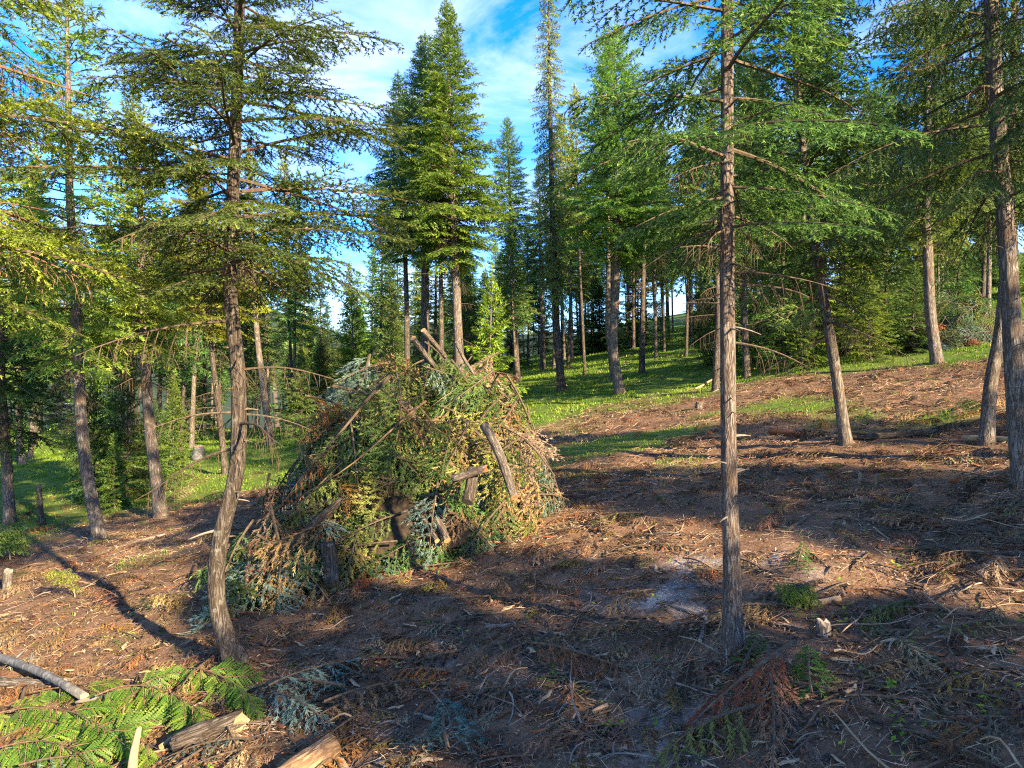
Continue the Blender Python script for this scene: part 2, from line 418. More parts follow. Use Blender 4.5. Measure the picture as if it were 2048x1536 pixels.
# ------------------------------------------------------------------ ground sheet
def ground_material():
    m, n, l = ntree('forest_floor')
    tcn = n.new('ShaderNodeTexCoord')
    n1 = n.new('ShaderNodeTexNoise'); n1.inputs['Scale'].default_value = 1.6; n1.inputs['Detail'].default_value = 8; n1.inputs['Roughness'].default_value = 0.65
    n2 = n.new('ShaderNodeTexNoise'); n2.inputs['Scale'].default_value = 30; n2.inputs['Detail'].default_value = 11; n2.inputs['Roughness'].default_value = 0.72
    n3 = n.new('ShaderNodeTexVoronoi'); n3.inputs['Scale'].default_value = 45
    for q in (n1, n2, n3): l.new(tcn.outputs['Object'], q.inputs['Vector'])
    r1 = ramp(n, [(0.30, (0.036, 0.023, 0.016)), (0.46, (0.115, 0.068, 0.043)), (0.60, (0.22, 0.132, 0.080)), (0.76, (0.34, 0.215, 0.135))])
    add = n.new('ShaderNodeMath'); add.operation = 'MULTIPLY_ADD'; add.inputs[1].default_value = 0.55
    sub = n.new('ShaderNodeMath'); sub.operation = 'MULTIPLY'; sub.inputs[1].default_value = 0.5
    l.new(n1.outputs['Fac'], sub.inputs[0]); l.new(n2.outputs['Fac'], add.inputs[0]); l.new(sub.outputs[0], add.inputs[2])
    l.new(add.outputs[0], r1.inputs['Fac'])
    ga = n.new('ShaderNodeAttribute'); ga.attribute_name = 'grass'
    aa = n.new('ShaderNodeAttribute'); aa.attribute_name = 'ash'
    rg = ramp(n, [(0.35, (0.045, 0.070, 0.016)), (0.55, (0.095, 0.15, 0.025)), (0.75, (0.17, 0.21, 0.045))])
    l.new(add.outputs[0], rg.inputs['Fac'])
    ra = ramp(n, [(0.36, (0.06, 0.052, 0.047)), (0.50, (0.17, 0.155, 0.145)), (0.62, (0.42, 0.385, 0.36))])
    l.new(add.outputs[0], ra.inputs['Fac'])
    mA = n.new('ShaderNodeMix'); mA.data_type = 'RGBA'
    mB = n.new('ShaderNodeMix'); mB.data_type = 'RGBA'
    l.new(ga.outputs['Fac'], mA.inputs['Factor']); l.new(r1.outputs['Color'], mA.inputs['A']); l.new(rg.outputs['Color'], mA.inputs['B'])
    fa = n.new('ShaderNodeAttribute'); fa.attribute_name = 'wood'
    mF = n.new('ShaderNodeMix'); mF.data_type = 'RGBA'; mF.inputs['B'].default_value = (0.030, 0.050, 0.032, 1)
    l.new(fa.outputs['Fac'], mF.inputs['Factor']); l.new(mA.outputs['Result'], mF.inputs['A']); mA = mF
    l.new(aa.outputs['Fac'], mB.inputs['Factor']); l.new(mA.outputs['Result'], mB.inputs['A']); l.new(ra.outputs['Color'], mB.inputs['B'])
    b = n.new('ShaderNodeBsdfPrincipled'); b.inputs['Roughness'].default_value = 0.97; b.inputs['Specular IOR Level'].default_value = 0.08
    bp = n.new('ShaderNodeBump'); bp.inputs['Strength'].default_value = 0.9; bp.inputs['Distance'].default_value = 0.05
    l.new(add.outputs[0], bp.inputs['Height']); l.new(bp.outputs[0], b.inputs['Normal'])
    l.new(mB.outputs['Result'], b.inputs['Base Color'])
    out = n.new('ShaderNodeOutputMaterial'); l.new(b.outputs[0], out.inputs['Surface'])
    return m

def build_ground():
    u = np.linspace(-1, 1, 271); xs = 1900 * np.sinh(u * 7.4) / np.sinh(7.4)
    v = np.linspace(0, 1, 301)
    ys = 5 + 2000 * np.sinh((v - 0.30) * 9.2) / np.sinh(0.70 * 9.2)
    X, Y = np.meshgrid(xs, ys)
    Z = ground(X, Y)
    V = np.stack([X, Y, Z], -1).reshape(-1, 3)
    nx, ny = len(xs), len(ys)
    i = (np.arange(ny - 1)[:, None] * nx + np.arange(nx - 1)[None, :]).ravel()
    T = np.concatenate([np.stack([i, i + 1, i + nx + 1], 1), np.stack([i, i + nx + 1, i + nx], 1)])
    me = mesh_np('ground', V, T, np.zeros(len(T), np.int32), None, [ground_material()], (0,))
    for nm, fn in (('grass', grass_amount), ('ash', ash_amount), ('wood', lambda x, y: smooth(np.hypot(x, y), 110, 220))):
        a = me.attributes.new(nm, 'FLOAT', 'POINT')
        a.data.foreach_set('value', fn(V[:, 0], V[:, 1]).astype(np.float32))
    o = obj('ground', me)
    tag(o, 'sloping forest floor, bare dark slash in front and grassy further up', kind='structure')
MOUNDS = [(p_.x, p_.y, r_, h_) for p_, r_, h_ in ((pxg(1465, 1292), 0.30, 0.10), (pxg(472, 1325), 0.36, 0.12), (pxg(2048, 968), 0.40, 0.12), (pxg(1692, 887), 0.45, 0.12))]
build_ground()

# ------------------------------------------------------------------ conifer branches
def twig_paths(L, rs, ns, sag=0.12, lift=0.0, sec_len=0.42, sec_ang=56, sec_droop=0.12, tert=True, start=0.14, wig=0.03):
    """axis points of a branch along +X and the list of twigs (p0, dir, length, droop, level)"""
    s = np.linspace(0, 1, 9)
    axis = np.stack([s * L, wig * L * np.sin(s * 5 + rs.uniform(0, 6)) * s, L * (lift * s - sag * s ** 2)], 1)
    def at(t):
        return np.array([np.interp(t, s, axis[:, k]) for k in range(3)])
    tw = []
    # leader tip
    p = at(0.80); d = at(1.0) - p; tw.append((p, d / np.linalg.norm(d), np.linalg.norm(d), 0.05, 1))
    for i in range(ns):
        t = start + (0.97 - start) * (i + rs.uniform(-0.3, 0.3)) / ns
        t = min(max(t, start), 0.98)
        side = 1 if i % 2 else -1
        ln = L * sec_len * (1 - t) ** 0.75 * min(1, 0.45 + t * 1.8) * rs.uniform(0.65, 1.15) + 0.05 + 0.03 * L
        p = at(t); tan = at(min(t + 0.05, 1)) - at(max(t - 0.05, 0)); tan /= np.linalg.norm(tan)
        sd = np.array([0, side, 0.0])
        a = math.radians(sec_ang + rs.uniform(-12, 10))
        d = tan * math.cos(a) + sd * math.sin(a) + np.array([0, 0, rs.uniform(-0.22, 0.10) - sec_droop])
        d /= np.linalg.norm(d)
        tw.append((p, d, ln, sec_droop, 1))
        if tert and ln > 0.16:
            nt = int(ln / 0.075)
            for j in range(nt):
                q = 0.22 + 0.72 * (j + rs.uniform(-0.3, 0.3)) / nt
                tl = (ln * 0.34 * (1 - q) + 0.045) * rs.uniform(0.7, 1.25)
                sgn = 1 if j % 2 else -1
                pp = p + d * ln * q - np.array([0, 0, sec_droop * ln * q * q])
                lat = np.cross(np.array([0, 0, 1.0]), d); lat /= np.linalg.norm(lat) + 1e-9
                dd = d * 0.66 + lat * sgn * 0.72 + np.array([0, 0, rs.uniform(-0.25, 0.12) - sec_droop * 0.8])
                dd /= np.linalg.norm(dd)
                tw.append((pp, dd, tl, sec_droop * 1.3, 2))
    return axis, tw

def needles(tw, rs, spacing, nl, nw, spread=0.75, bare=0.0, flat=0.5, tint0=0.38):
    P0 = np.array([t[0] for t in tw]); D = np.array([t[1] for t in tw]); Ln = np.array([t[2] for t in tw]); Dr = np.array([t[3] for t in tw])
    cnt = np.maximum(2, (Ln * (1 - bare) / spacing).astype(int))
    idx = np.repeat(np.arange(len(tw)), cnt)
    n = len(idx)
    q = bare + (1 - bare) * rs.random(n)
    d = D[idx].copy(); ln = Ln[idx]
    p = P0[idx] + d * (ln * q)[:, None]; p[:, 2] -= Dr[idx] * ln * q * q
    d[:, 2] -= 2 * Dr[idx] * q; d /= np.linalg.norm(d, axis=1)[:, None]
    up = np.zeros((n, 3)); up[:, 2] = 1
    lat = np.cross(up, d); lat /= np.linalg.norm(lat, axis=1)[:, None] + 1e-6
    nrm = np.cross(d, lat)
    az = rs.random(n) * 2 * np.pi
    ca, sa = np.cos(az), np.sin(az) * flat + 0.18
    rad = lat * ca[:, None] + nrm * sa[:, None]
    rad /= np.linalg.norm(rad, axis=1)[:, None] + 1e-6
    nd = d * (1 - spread * 0.45) + rad * spread + rs.normal(0, 0.12, (n, 3))
    nd /= np.linalg.norm(nd, axis=1)[:, None]
    le = nl * rs.uniform(0.7, 1.2, n)
    w = np.cross(nd, nrm + rs.normal(0, 0.35, (n, 3))); w /= np.linalg.norm(w, axis=1)[:, None] + 1e-6
    w *= (nw * 0.5)
    V = np.empty((n, 3, 3), np.float32)
    V[:, 0] = p - w; V[:, 1] = p + w; V[:, 2] = p + nd * le[:, None]
    twt = rs.normal(0, 0.10, len(tw))
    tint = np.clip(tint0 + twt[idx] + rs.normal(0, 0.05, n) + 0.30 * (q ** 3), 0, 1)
    T = np.arange(n * 3, dtype=np.int32).reshape(n, 3)
    return V.reshape(-1, 3), T, tint

def strips(tw, rs, w0):
    """thin woody strips for twigs: two crossed slivers each"""
    P0 = np.array([t[0] for t in tw]); D = np.array([t[1] for t in tw]); Ln = np.array([t[2] for t in tw]); Dr = np.array([t[3] for t in tw])
    lev = np.array([t[4] for t in tw])
    n = len(tw)
    mid = P0 + D * (Ln * 0.5)[:, None]; mid[:, 2] -= Dr * Ln * 0.25
    end = P0 + D * Ln[:, None]; end[:, 2] -= Dr * Ln
    out_v = []; out_t = []
    w = np.where(lev == 1, w0, w0 * 0.6)
    for ref in ((0, 0, 1.0), (0.3, 1.0, 0.2)):
        A = np.cross(D, np.array(ref)); A /= np.linalg.norm(A, axis=1)[:, None] + 1e-6
        A = A * w[:, None]
        V = np.stack([P0 - A, P0 + A, mid - A * 0.7, mid + A * 0.7, end], 1)
        b = (np.arange(n) * 5)[:, None]
        T = np.concatenate([b + np.array([[0, 1, 3]]), b + np.array([[0, 3, 2]]), b + np.array([[2, 3, 4]])])
        off = sum(len(v) for v in out_v)
        out_v.append(V.reshape(-1, 3)); out_t.append(T + off)
    return np.concatenate(out_v), np.concatenate(out_t)

_TPL = {}
LCLS = [0.35, 0.7, 1.1, 1.6, 2.2, 3.0]
def branch_tpl(lod, L, var, style='fir'):
    """needled branch template: (V, T, material index 0 wood / 1 needles, tint)"""
    key = (lod, L, var, style)
    if key in _TPL: return _TPL[key]
    rs = np.random.default_rng(abs(hash((lod, int(L * 100), var, len(style), ord(style[0])))) % (2 ** 31))
    st = dict(fir=dict(sag=0.16, lift=0.10, sec_droop=0.10), droop=dict(sag=0.30, lift=0.12, sec_droop=0.42, sec_ang=60),
              heap=dict(sag=0.30, lift=0.08, sec_droop=0.34, sec_len=0.36, sec_ang=40, start=0.05), up=dict(sag=-0.06, lift=0.0, sec_droop=0.02),
              brush=dict(sag=0.25, lift=0.10, sec_droop=0.35, sec_len=0.25))[style]
    ac = Acc()
    if lod == 0:
        axis, tw = twig_paths(L, rs, max(6, int(8 + L * 9)), tert=True, **st)
        V, T = tube(axis, np.linspace(0.0085 * L + 0.004, 0.002, len(axis)), 5); ac.add(V, T, 0, 0.5)
        V, T = strips(tw, rs, 0.0028); ac.add(V, T, 0, 0.5)
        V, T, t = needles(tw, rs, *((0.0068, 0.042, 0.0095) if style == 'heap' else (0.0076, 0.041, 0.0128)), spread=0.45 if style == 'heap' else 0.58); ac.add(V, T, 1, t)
    elif lod == 1:
        axis, tw = twig_paths(L, rs, max(6, int(7 + L * 7)), tert=(L > 0.5), **st)
        tw1 = [t for t in tw if t[4] == 1]; tw2 = [t for t in tw if t[4] == 2][::2]
        V, T = tube(axis[::2], np.linspace(0.010 * L + 0.006, 0.004, len(axis[::2])), 3); ac.add(V, T, 0, 0.5)
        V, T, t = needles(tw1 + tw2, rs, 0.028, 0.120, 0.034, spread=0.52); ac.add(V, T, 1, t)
    else:
        axis, tw = twig_paths(L, rs, max(5, int(4 + L * 4)), tert=False, **st)
        V, T = tube(axis[::4], np.linspace(0.012 * L + 0.006, 0.005, len(axis[::4])), 3); ac.add(V, T, 0, 0.5)
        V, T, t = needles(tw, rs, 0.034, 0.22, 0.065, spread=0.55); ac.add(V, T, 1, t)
    _TPL[key] = ac.arrays()
    return _TPL[key]

def bare_tpl(L, var, fine=True):
    """dead limb with hanging fine twigs"""
    key = ('bare', L, var, fine)
    if key in _TPL: return _TPL[key]
    rs = np.random.default_rng(9000 + int(L * 100) + var * 7)
    ac = Acc()
    axis, tw = twig_paths(L, rs, int(6 + L * (9 if fine else 5)), sag=0.22, lift=0.05, sec_droop=0.75, sec_len=0.30, tert=fine, wig=0.05)
    tw = [t for t in tw if rs.random() < 0.8]
    V, T = tube(axis, np.linspace(0.011 * L + 0.004, 0.003, len(axis)), 5); ac.add(V, T, 0, 0.5)
    V, T = strips(tw, rs, 0.0038); ac.add(V, T, 0, 0.5)
    _TPL[key] = ac.arrays()
    return _TPL[key]

def rot_mat(az, el, roll):
    return np.array((Matrix.Rotation(az, 3, 'Z') @ Matrix.Rotation(-el, 3, 'Y') @ Matrix.Rotation(roll, 3, 'X')))

def add_branch(ac, tpl, pos, az, el, roll, scale, dtint=0.0):
    V, T, Mi, tn = tpl
    R = rot_mat(az, el, roll)
    ac.add((V * scale) @ R.T + np.asarray(pos), T, Mi, np.clip(tn + dtint, 0, 1))

def pick_L(L):
    return min(LCLS, key=lambda c: abs(math.log(c / max(L, 0.1))))

def make_trunk(P, r0, H, sides=10, seed=0, flare=0.28, rough=0.05, top_frac=1.0, ds=None):
    """tapered trunk round the centre line P (N,3), base at P[0]; height along z"""
    rs = np.random.default_rng(seed)
    P = np.asarray(P, float)
    h = P[:, 2] - P[0, 2]
    if ds is None: ds = H / 40
    hh = np.concatenate([np.linspace(-0.25, 0.6, 7), np.arange(0.6 + ds, h[-1], ds), [h[-1]]])
    # smooth the centre line
    hs = np.linspace(h[0], h[-1], 160)
    C = [np.interp(hs, h, P[:, k]) for k in (0, 1)]
    ker = np.hanning(15); ker /= ker.sum()
    C = [np.convolve(np.pad(c, 7, mode='reflect', reflect_type='odd'), ker, 'valid') for c in C]
    cx = np.interp(hh, hs, C[0]); cy = np.interp(hh, hs, C[1])
    hc = np.clip(hh, 0, None)
    r = r0 * (np.clip(1 - hc / H, 0, 1) ** 0.72) * (1 + flare * np.exp(-hc / 0.22)) + 0.004
    th = np.arange(sides) * 2 * np.pi / sides
    A, B = np.meshgrid(th, hh)
    wob = 1 + rough * (fbm(A * 3.2 + seed, B * 1.6, seed, 3) - 0.45) * 2 + 0.16 * np.exp(-np.clip(B, 0, 9) / 0.2) * np.cos(A * 3 + seed) * (flare > 0.3)
    V, T = tube(np.stack([cx, cy, P[0, 2] + hh], 1), r, sides, wob=wob)
    fn = lambda q: np.array([np.interp(q, hs, C[0]), np.interp(q, hs, C[1]), P[0, 2] + q])
    rad = lambda q: float(np.interp(q, hh, r))
    return V, T, fn, rad

def make_crown(fn, rad, H, hb, radius, n, seed, lod=1, style='fir', el_lo=-18, el_hi=42, low=0.55, power=0.8, ac=None, dt=0.0, lodfn=None, hmax=None, top_style='up', jit=1.0):
    rs = np.random.default_rng(seed)
    ac = ac or Acc()
    az = rs.uniform(0, 6.28)
    for i in range(n):
        u = (i + rs.uniform(-0.5, 0.5)) / n
        u = min(max(u, 0), 0.995) ** 0.92
        h = hb + (H - hb) * u
        if hmax and h > hmax: continue
        az += 2.399 + rs.uniform(-0.7, 0.7)
        L = radius * (1 - u) ** power * min(1, low + u * 2.6) * rs.uniform(1 - 0.38 * jit, 1 + 0.16 * jit) + 0.14
        el = math.radians(el_lo + (el_hi - el_lo) * u ** 0.9 + rs.normal(0, 7))
        lo = lod if lodfn is None else lodfn(h)
        c = pick_L(L)
        sty = top_style if u > 0.72 else style
        tpl = branch_tpl(lo, c, int(rs.integers(0, 3)), sty)
        p = fn(h); rr = rad(h) * 0.6
        add_branch(ac, tpl, p + np.array([math.cos(az) * rr, math.sin(az) * rr, 0]), az, el, rs.normal(0, 0.22), L / c, dt + rs.normal(0, 0.07))
    # leader
    p = fn(H * 0.985)
    tpl = branch_tpl(lod if lodfn is None else lodfn(H), 0.35, 0, 'up')
    add_branch(ac, tpl, p, 0, math.radians(88), 0, 1.3, dt)
    return ac

def dead_limbs(ac, fn, rad, h0, h1, n, Lr, seed, el=(-22, 6), fine=True):
    rs = np.random.default_rng(seed)
    for i in range(n):
        h = rs.uniform(h0, h1); az = rs.uniform(0, 6.28); L = rs.uniform(*Lr)
        c = min([0.5, 0.9, 1.4, 2.0], key=lambda q: abs(q - L))
        p = fn(h)
        add_branch(ac, bare_tpl(c, int(rs.integers(0, 3)), fine), p + np.array([math.cos(az), math.sin(az), 0]) * rad(h) * 0.6, az, math.radians(rs.uniform(*el)), rs.normal(0, 0.4), L / c)
    return ac

def tree_from_pixels(name, poly, diam_px, label, hw, cb, n, needle, bark='bark', H=None, lod=1, style='fir', seed=1, depth=None, dead=0, dead_rng=None, dead_L=(0.5, 1.3),
                     sides=12, el_lo=-18, el_hi=42, power=0.8, low=0.55, ds=None, lodfn=None, dt=0.0, group=None, rough=0.05, flare=0.28, jit=1.0, dead_mat='twig', top_style='up'):
    """a tree whose trunk follows a line seen in the photo; poly is base..top in photo pixels, cb the pixel row of the lowest live branch"""
    base = pxg(*poly[0]) if depth is None else px(*poly[0], depth)
    if depth is not None: base.z = float(ground(base.x, base.y))
    dp = base.y
    rs = np.random.default_rng(seed)
    P = [np.array(px(a, b, dp)) - np.array(base) for a, b in poly]
    P[0][:] = 0
    P = np.array(P)
    P[:, 1] += np.cumsum(rs.normal(0, 0.04, len(P))) * (np.arange(len(P)) > 0)
    if H is None: H = P[-1, 2]
    if H > P[-1, 2] + 0.05:
        k = (H - P[-1, 2]); d = (P[-1] - P[-2]); d = d / max(d[2], 0.01)
        P = np.vstack([P, P[-1] + np.array([d[0] * 0.5, d[1] * 0.5, 1]) * k])
    r0 = diam_px / FPX * dp / 2
    V, T, fn, rad = make_trunk(P, r0, H * 1.02, sides, seed, flare, rough, ds=ds)
    root = thing(name, base, label, 'tree', group)
    ac = Acc(); ac.add(V, T, 0, 0.5)
    obj('trunk', ac.mesh('trunk', [bark], (0,)), root)
    hb = (poly[0][1] - cb) / FPX * dp
    cr_ = make_crown(fn, rad, H, hb, hw, n, seed + 5, lod, style, el_lo, el_hi, low, power, dt=dt, lodfn=lodfn, jit=jit, top_style=top_style)
    obj('crown', cr_.mesh('crown', ['twig', needle]), root)
    if dead:
        d0, d1 = dead_rng
        h0 = (poly[0][1] - d0) / FPX * dp; h1 = (poly[0][1] - d1) / FPX * dp
        a2 = dead_limbs(Acc(), fn, rad, h0, h1, dead, dead_L, seed + 9)
        obj('dead_branches', a2.mesh('dead_branches', [dead_mat]), root)
    return root, fn, rad, dp

# ------------------------------------------------------------------ the nearest trees
VIS = lambda top: (lambda h: 0 if h < top else 2)
treeA, fnA, radA, dA = tree_from_pixels('fir_tree', [(1465, 1292), (1468, 1150), (1464, 900), (1460, 600), (1459, 300), (1458, 0)], 33,
    'straight slender fir with reddish scaly bark standing in the slash, nearest on the right', 1.85, 455, 104, 'fir', 'bark_red', H=13.5, style='fir', seed=11,
    dead=22, dead_rng=(740, 200), dead_L=(0.2, 1.0), sides=22, el_lo=-20, flare=0.5, ds=0.06, lodfn=VIS(6.6), rough=0.09, low=0.8)
treeB, fnB, radB, dB = tree_from_pixels('fir_tree', [(472, 1325), (440, 1265), (426, 1170), (446, 1060), (478, 950), (488, 840), (482, 720), (464, 600), (464, 480), (470, 300), (476, 100), (481, 0)], 33,
    'dark fir with an S-curved trunk, scarred pale at its foot, left of the brush pile', 2.15, 575, 168, 'fir', 'bark_dark', H=13.0, style='fir', seed=23,
    dead=14, dead_rng=(900, 430), dead_L=(0.5, 1.6), sides=22, flare=0.5, el_lo=-8, ds=0.07, lodfn=VIS(8.6), rough=0.09, low=0.75)
treeD, fnD, radD, dD = tree_from_pixels('fir_tree', [(2048, 968), (2038, 860), (2024, 720), (2022, 620), (2010, 400), (1993, 150), (1977, 0)], 37,
    'grey furrowed trunk curving up along the right edge of the picture', 2.3, 360, 105, 'fir_dark', 'bark', H=14.5, style='droop', seed=37,
    dead=12, dead_rng=(420, 60), dead_L=(0.6, 1.6), sides=22, el_lo=-16, ds=0.07, lodfn=VIS(8.0), rough=0.09, low=0.8)
tree_from_pixels('fir_tree', [(1973, 888), (1985, 770), (2008, 660), (2022, 520), (2035, 300), (2045, 50)], 25,
    'thin trunk leaning right behind the grey trunk at the right edge', 1.5, 420, 60, 'fir_dark', 'bark', H=11.0, seed=38, sides=14)
def trunk_stubs(root, fn, rad, h0, h1, n, seed):
    r_ = np.random.default_rng(seed)
    tr = [c for c in root.children if c.name.startswith('trunk')][0]
    for i in range(n):
        h = r_.uniform(h0, h1); a = r_.uniform(0, 6.28); p = fn(h); R = rad(h)
        d = np.array([math.cos(a), math.sin(a), r_.uniform(-0.3, 0.35)]); ln = 0.03 + 0.22 * r_.random() ** 2.2
        P = p + d[None, :] * np.linspace(R * 0.7, R + ln, 4)[:, None]; P[:, 2] -= np.array([0, .0, .01, .03]) * ln * 4
        V, T = tube(P, np.array([0.012, 0.009, 0.007, 0.003]) * r_.uniform(0.6, 1.3), 5)
        ac = Acc(); ac.add(V, T, 0, .5)
        obj('branch_stub', ac.mesh('branch_stub', ['twig_grey' if r_.random() < 0.5 else 'twig'], (0,)), tr)
trunk_stubs(treeA, fnA, radA, 0.7, 5.0, 34, 1)
trunk_stubs(treeB, fnB, radB, 0.9, 6.0, 26, 2)
trunk_stubs(treeD, fnD, radD, 0.9, 6.0, 26, 3)
# a tree just outside the left edge whose boughs reach into the picture
def side_tree(x, y, H, hb, hw, n, label, needle, seed, lodfn, dead=0, dead_h=(3, 6), r0=0.17, style='fir', el_lo=-20, dt=0.0, dead_mat='twig'):
    base = Vector((x, y, float(ground(x, y))))
    root = thing('fir_tree', base, label, 'tree')
    V, T, fn, rad = make_trunk(np.array([[0, 0, 0], [0.05, 0.05, H * 0.5], [0, 0, H]]), r0, H * 1.02, 12, seed)
    ac = Acc(); ac.add(V, T, 0, 0.5); obj('trunk', ac.mesh('trunk', ['bark'], (0,)), root)
    c = make_crown(fn, rad, H, hb, hw, n, seed, 1, style, el_lo, 40, 0.8, 0.7, lodfn=lodfn, dt=dt)
    obj('crown', c.mesh('crown', ['twig', needle]), root)
    if dead:
        a2 = dead_limbs(Acc(), fn, rad, dead_h[0], dead_h[1], dead, (0.9, 2.0), seed + 3)
        obj('dead_branches', a2.mesh('dead_branches', [dead_mat]), root)
    return root
side_tree(-5.7, 6.4, 12, 4.7, 2.5, 78, 'fir at the upper left edge whose brown and yellow-green boughs hang into view', 'fir_gold', 51, VIS(8.2), dead=34, dead_h=(5.3, 7.9), dead_mat='stick_brown')
side_tree(8.6, 9.6, 13, 4.6, 2.9, 60, 'dark fir just beyond the right edge whose boughs fill the upper right corner', 'fir_dark', 53, lambda h: 0 if h < 8.4 else 2, dead=8, dead_h=(4.5, 8), style='droop')
print('near trees', round(time.time() - T0, 1))

# ------------------------------------------------------------------ distinct trees in the middle distance
MT = [  # name, poly, diam px, label, half width m, crown base row, n, needles, bark, extra
 ('fir_tree', [(200, 1078), (172, 930), (160, 800), (151, 600), (140, 380), (133, 60)], 25, 'left fir with pale sunlit trunk and yellow-green open boughs, standing past the bare slope', 1.9, 720, 105, 'fir_gold', 'bark', dict(H=14.5, el_lo=-22, dead=10, dead_rng=(900, 650))),
 ('fir_tree', [(322, 1032), (302, 860), (288, 650), (280, 400), (267, 183)], 25, 'fir left of the S-curved trunk with a pointed yellow-green top against blue sky', 1.75, 700, 130, 'fir_gold', 'bark', dict(el_lo=-15, dead=12, dead_rng=(800, 600))),
 ('fir_tree', [(20, 1046), (13, 900), (4, 760), (-4, 420), (-8, 120)], 21, 'dark low-boughed fir at the left edge of the grass', 2.3, 880, 130, 'fir_dark', 'bark', dict(el_lo=-24)),
 ('fir_tree', [(1692, 887), (1668, 730), (1640, 560), (1612, 380), (1597, 240), (1588, 10)], 22, 'slender fir leaning left with a flared foot at the edge of the slash', 2.0, 600, 120, 'fir', 'bark', dict(H=12.5, el_lo=-16, dead=16, dead_rng=(680, 420), dead_L=(0.8, 2.0))),
 ('fir_tree', [(1874, 727), (1858, 630), (1850, 450), (1854, 280), (1850, 30)], 22, 'fir with a bent grey foot beside the far brush heap', 2.5, 470, 130, 'fir', 'bark', dict(H=14, el_lo=-14, dead=10, dead_rng=(560, 380))),
 ('fir_tree', [(1240, 787), (1226, 700), (1233, 560), (1233, 300), (1229, 58)], 20, 'broad bright green fir rising behind the grassy slope right of centre', 2.6, 520, 170, 'fir_bright', 'bark', dict(el_lo=-12, power=0.62)),
 ('fir_tree', [(1228, 762), (1215, 660), (1216, 500), (1213, 230)], 13, 'thinner twin trunk pressed against the broad bright green fir', 1.4, 430, 80, 'fir', 'bark', dict()),
 ('spruce_tree', [(925, 858), (915, 650), (906, 400), (897, 150), (893, 2)], 22, 'tall golden-green spruce with a sharp tip, tallest against the open sky', 2.35, 520, 210, 'fir_gold', 'bark', dict(el_lo=-14, el_hi=35, power=0.85, dead=14, dead_rng=(680, 470))),
 ('spruce_tree', [(852, 852), (850, 640), (850, 400), (851, 76)], 21, 'spruce with a shorter tip close left of the tallest golden-green spruce', 2.4, 500, 190, 'fir', 'bark_dark', dict(el_lo=-14, el_hi=35)),
 ('spruce_tree', [(815, 846), (813, 600), (804, 350), (795, 148)], 13, 'blue-green spruce on the left of the tall central clump', 2.0, 520, 150, 'fir_dark', 'bark_dark', dict(el_lo=-14, el_hi=30)),
 ('fir_tree', [(884, 850), (882, 620), (880, 400), (878, 260)], 13, 'slim trunk half hidden between the tall central spruces', 1.2, 500, 60, 'fir_dark', 'bark_dark', dict()),
 ('fir_tree', [(1035, 764), (1026, 600), (1020, 400), (1014, 238)], 13, 'slim dark-trunked fir standing alone on the grass behind the brush pile', 1.9, 480, 130, 'fir', 'bark_dark', dict(el_lo=-12)),
 ('fir_tree', [(1086, 740), (1084, 600), (1080, 450), (1078, 320)], 11, 'dark thin trunk left of the shaggy brown column tree', 1.5, 560, 100, 'fir_dark', 'bark_dark', dict()),
 ('fir_tree', [(1284, 746), (1286, 600), (1290, 400), (1292, 250)], 12, 'thin dark fir with dead twigs around its foot right of the twin trunks', 1.3, 480, 80, 'fir_dark', 'bark_dark', dict(dead=16, dead_rng=(720, 480), dead_L=(0.6, 1.5))),
 ('fir_tree', [(1431, 782), (1436, 640), (1428, 400), (1420, 120)], 14, 'thin trunk just left of the slender reddish fir, at the grass edge', 1.9, 520, 110, 'fir', 'bark_dark', dict(dead=10, dead_rng=(680, 500))),
 ('fir_tree', [(1494, 755), (1488, 600), (1490, 400), (1494, 60)], 14, 'dark trunk just right of the slender reddish fir, before the thicket', 2.2, 540, 130, 'fir', 'bark_dark', dict()),
 ('fir_tree', [(1817, 587), (1806, 500), (1795, 420), (1780, 160)], 11, 'thin leaning trunk on the bank left of the far brush heap', 2.6, 470, 120, 'fir', 'bark', dict()),
 ('fir_tree', [(1878, 690), (1874, 560), (1872, 330)], 6, 'spindly pole tree right behind the bent grey foot', 1.0, 520, 60, 'fir_gold', 'bark', dict()),
 ('fir_tree', [(451, 950), (440, 860), (424, 720), (410, 560), (396, 308)], 13, 'leaning fir between the pointed fir and the S-curved trunk', 1.9, 660, 120, 'fir_gold', 'bark_dark', dict(dead=10, dead_rng=(820, 640))),
 ('fir_tree', [(541, 888), (528, 800), (512, 680), (503, 560), (492, 300)], 15, 'pale sunlit trunk just right of the S-curved trunk', 1.8, 600, 100, 'fir_gold', 'bark', dict()),
 ('fir_tree', [(556, 800), (545, 720), (522, 640), (508, 540), (500, 330)], 11, 'dark leaning trunk behind the pale sunlit one', 1.6, 560, 80, 'fir', 'bark_dark', dict()),
 ('fir_tree', [(588, 776), (582, 640), (576, 480), (572, 330)], 12, 'upright trunk left of the brush pile in front of the far wood', 1.9, 600, 110, 'fir_gold', 'bark', dict()),
 ('fir_tree', [(46, 928), (36, 840), (34, 700), (30, 480)], 12, 'small-trunked fir on the sunny grass at far left', 1.9, 800, 100, 'fir', 'bark', dict()),
 ('fir_tree', [(142, 873), (136, 760), (130, 600), (125, 420)], 10, 'far left fir rising straight from the grass crest', 1.8, 740, 100, 'fir_gold', 'bark', dict()),
]
for k, (nm, poly, dpx, lab, hw, cb, n, nd, bk, ex) in enumerate(MT):
    tree_from_pixels(nm, poly, dpx, lab, hw * 1.08, cb, int(n * 1.3), nd, bk, seed=100 + k * 7, sides=9, ds=0.5, **ex)
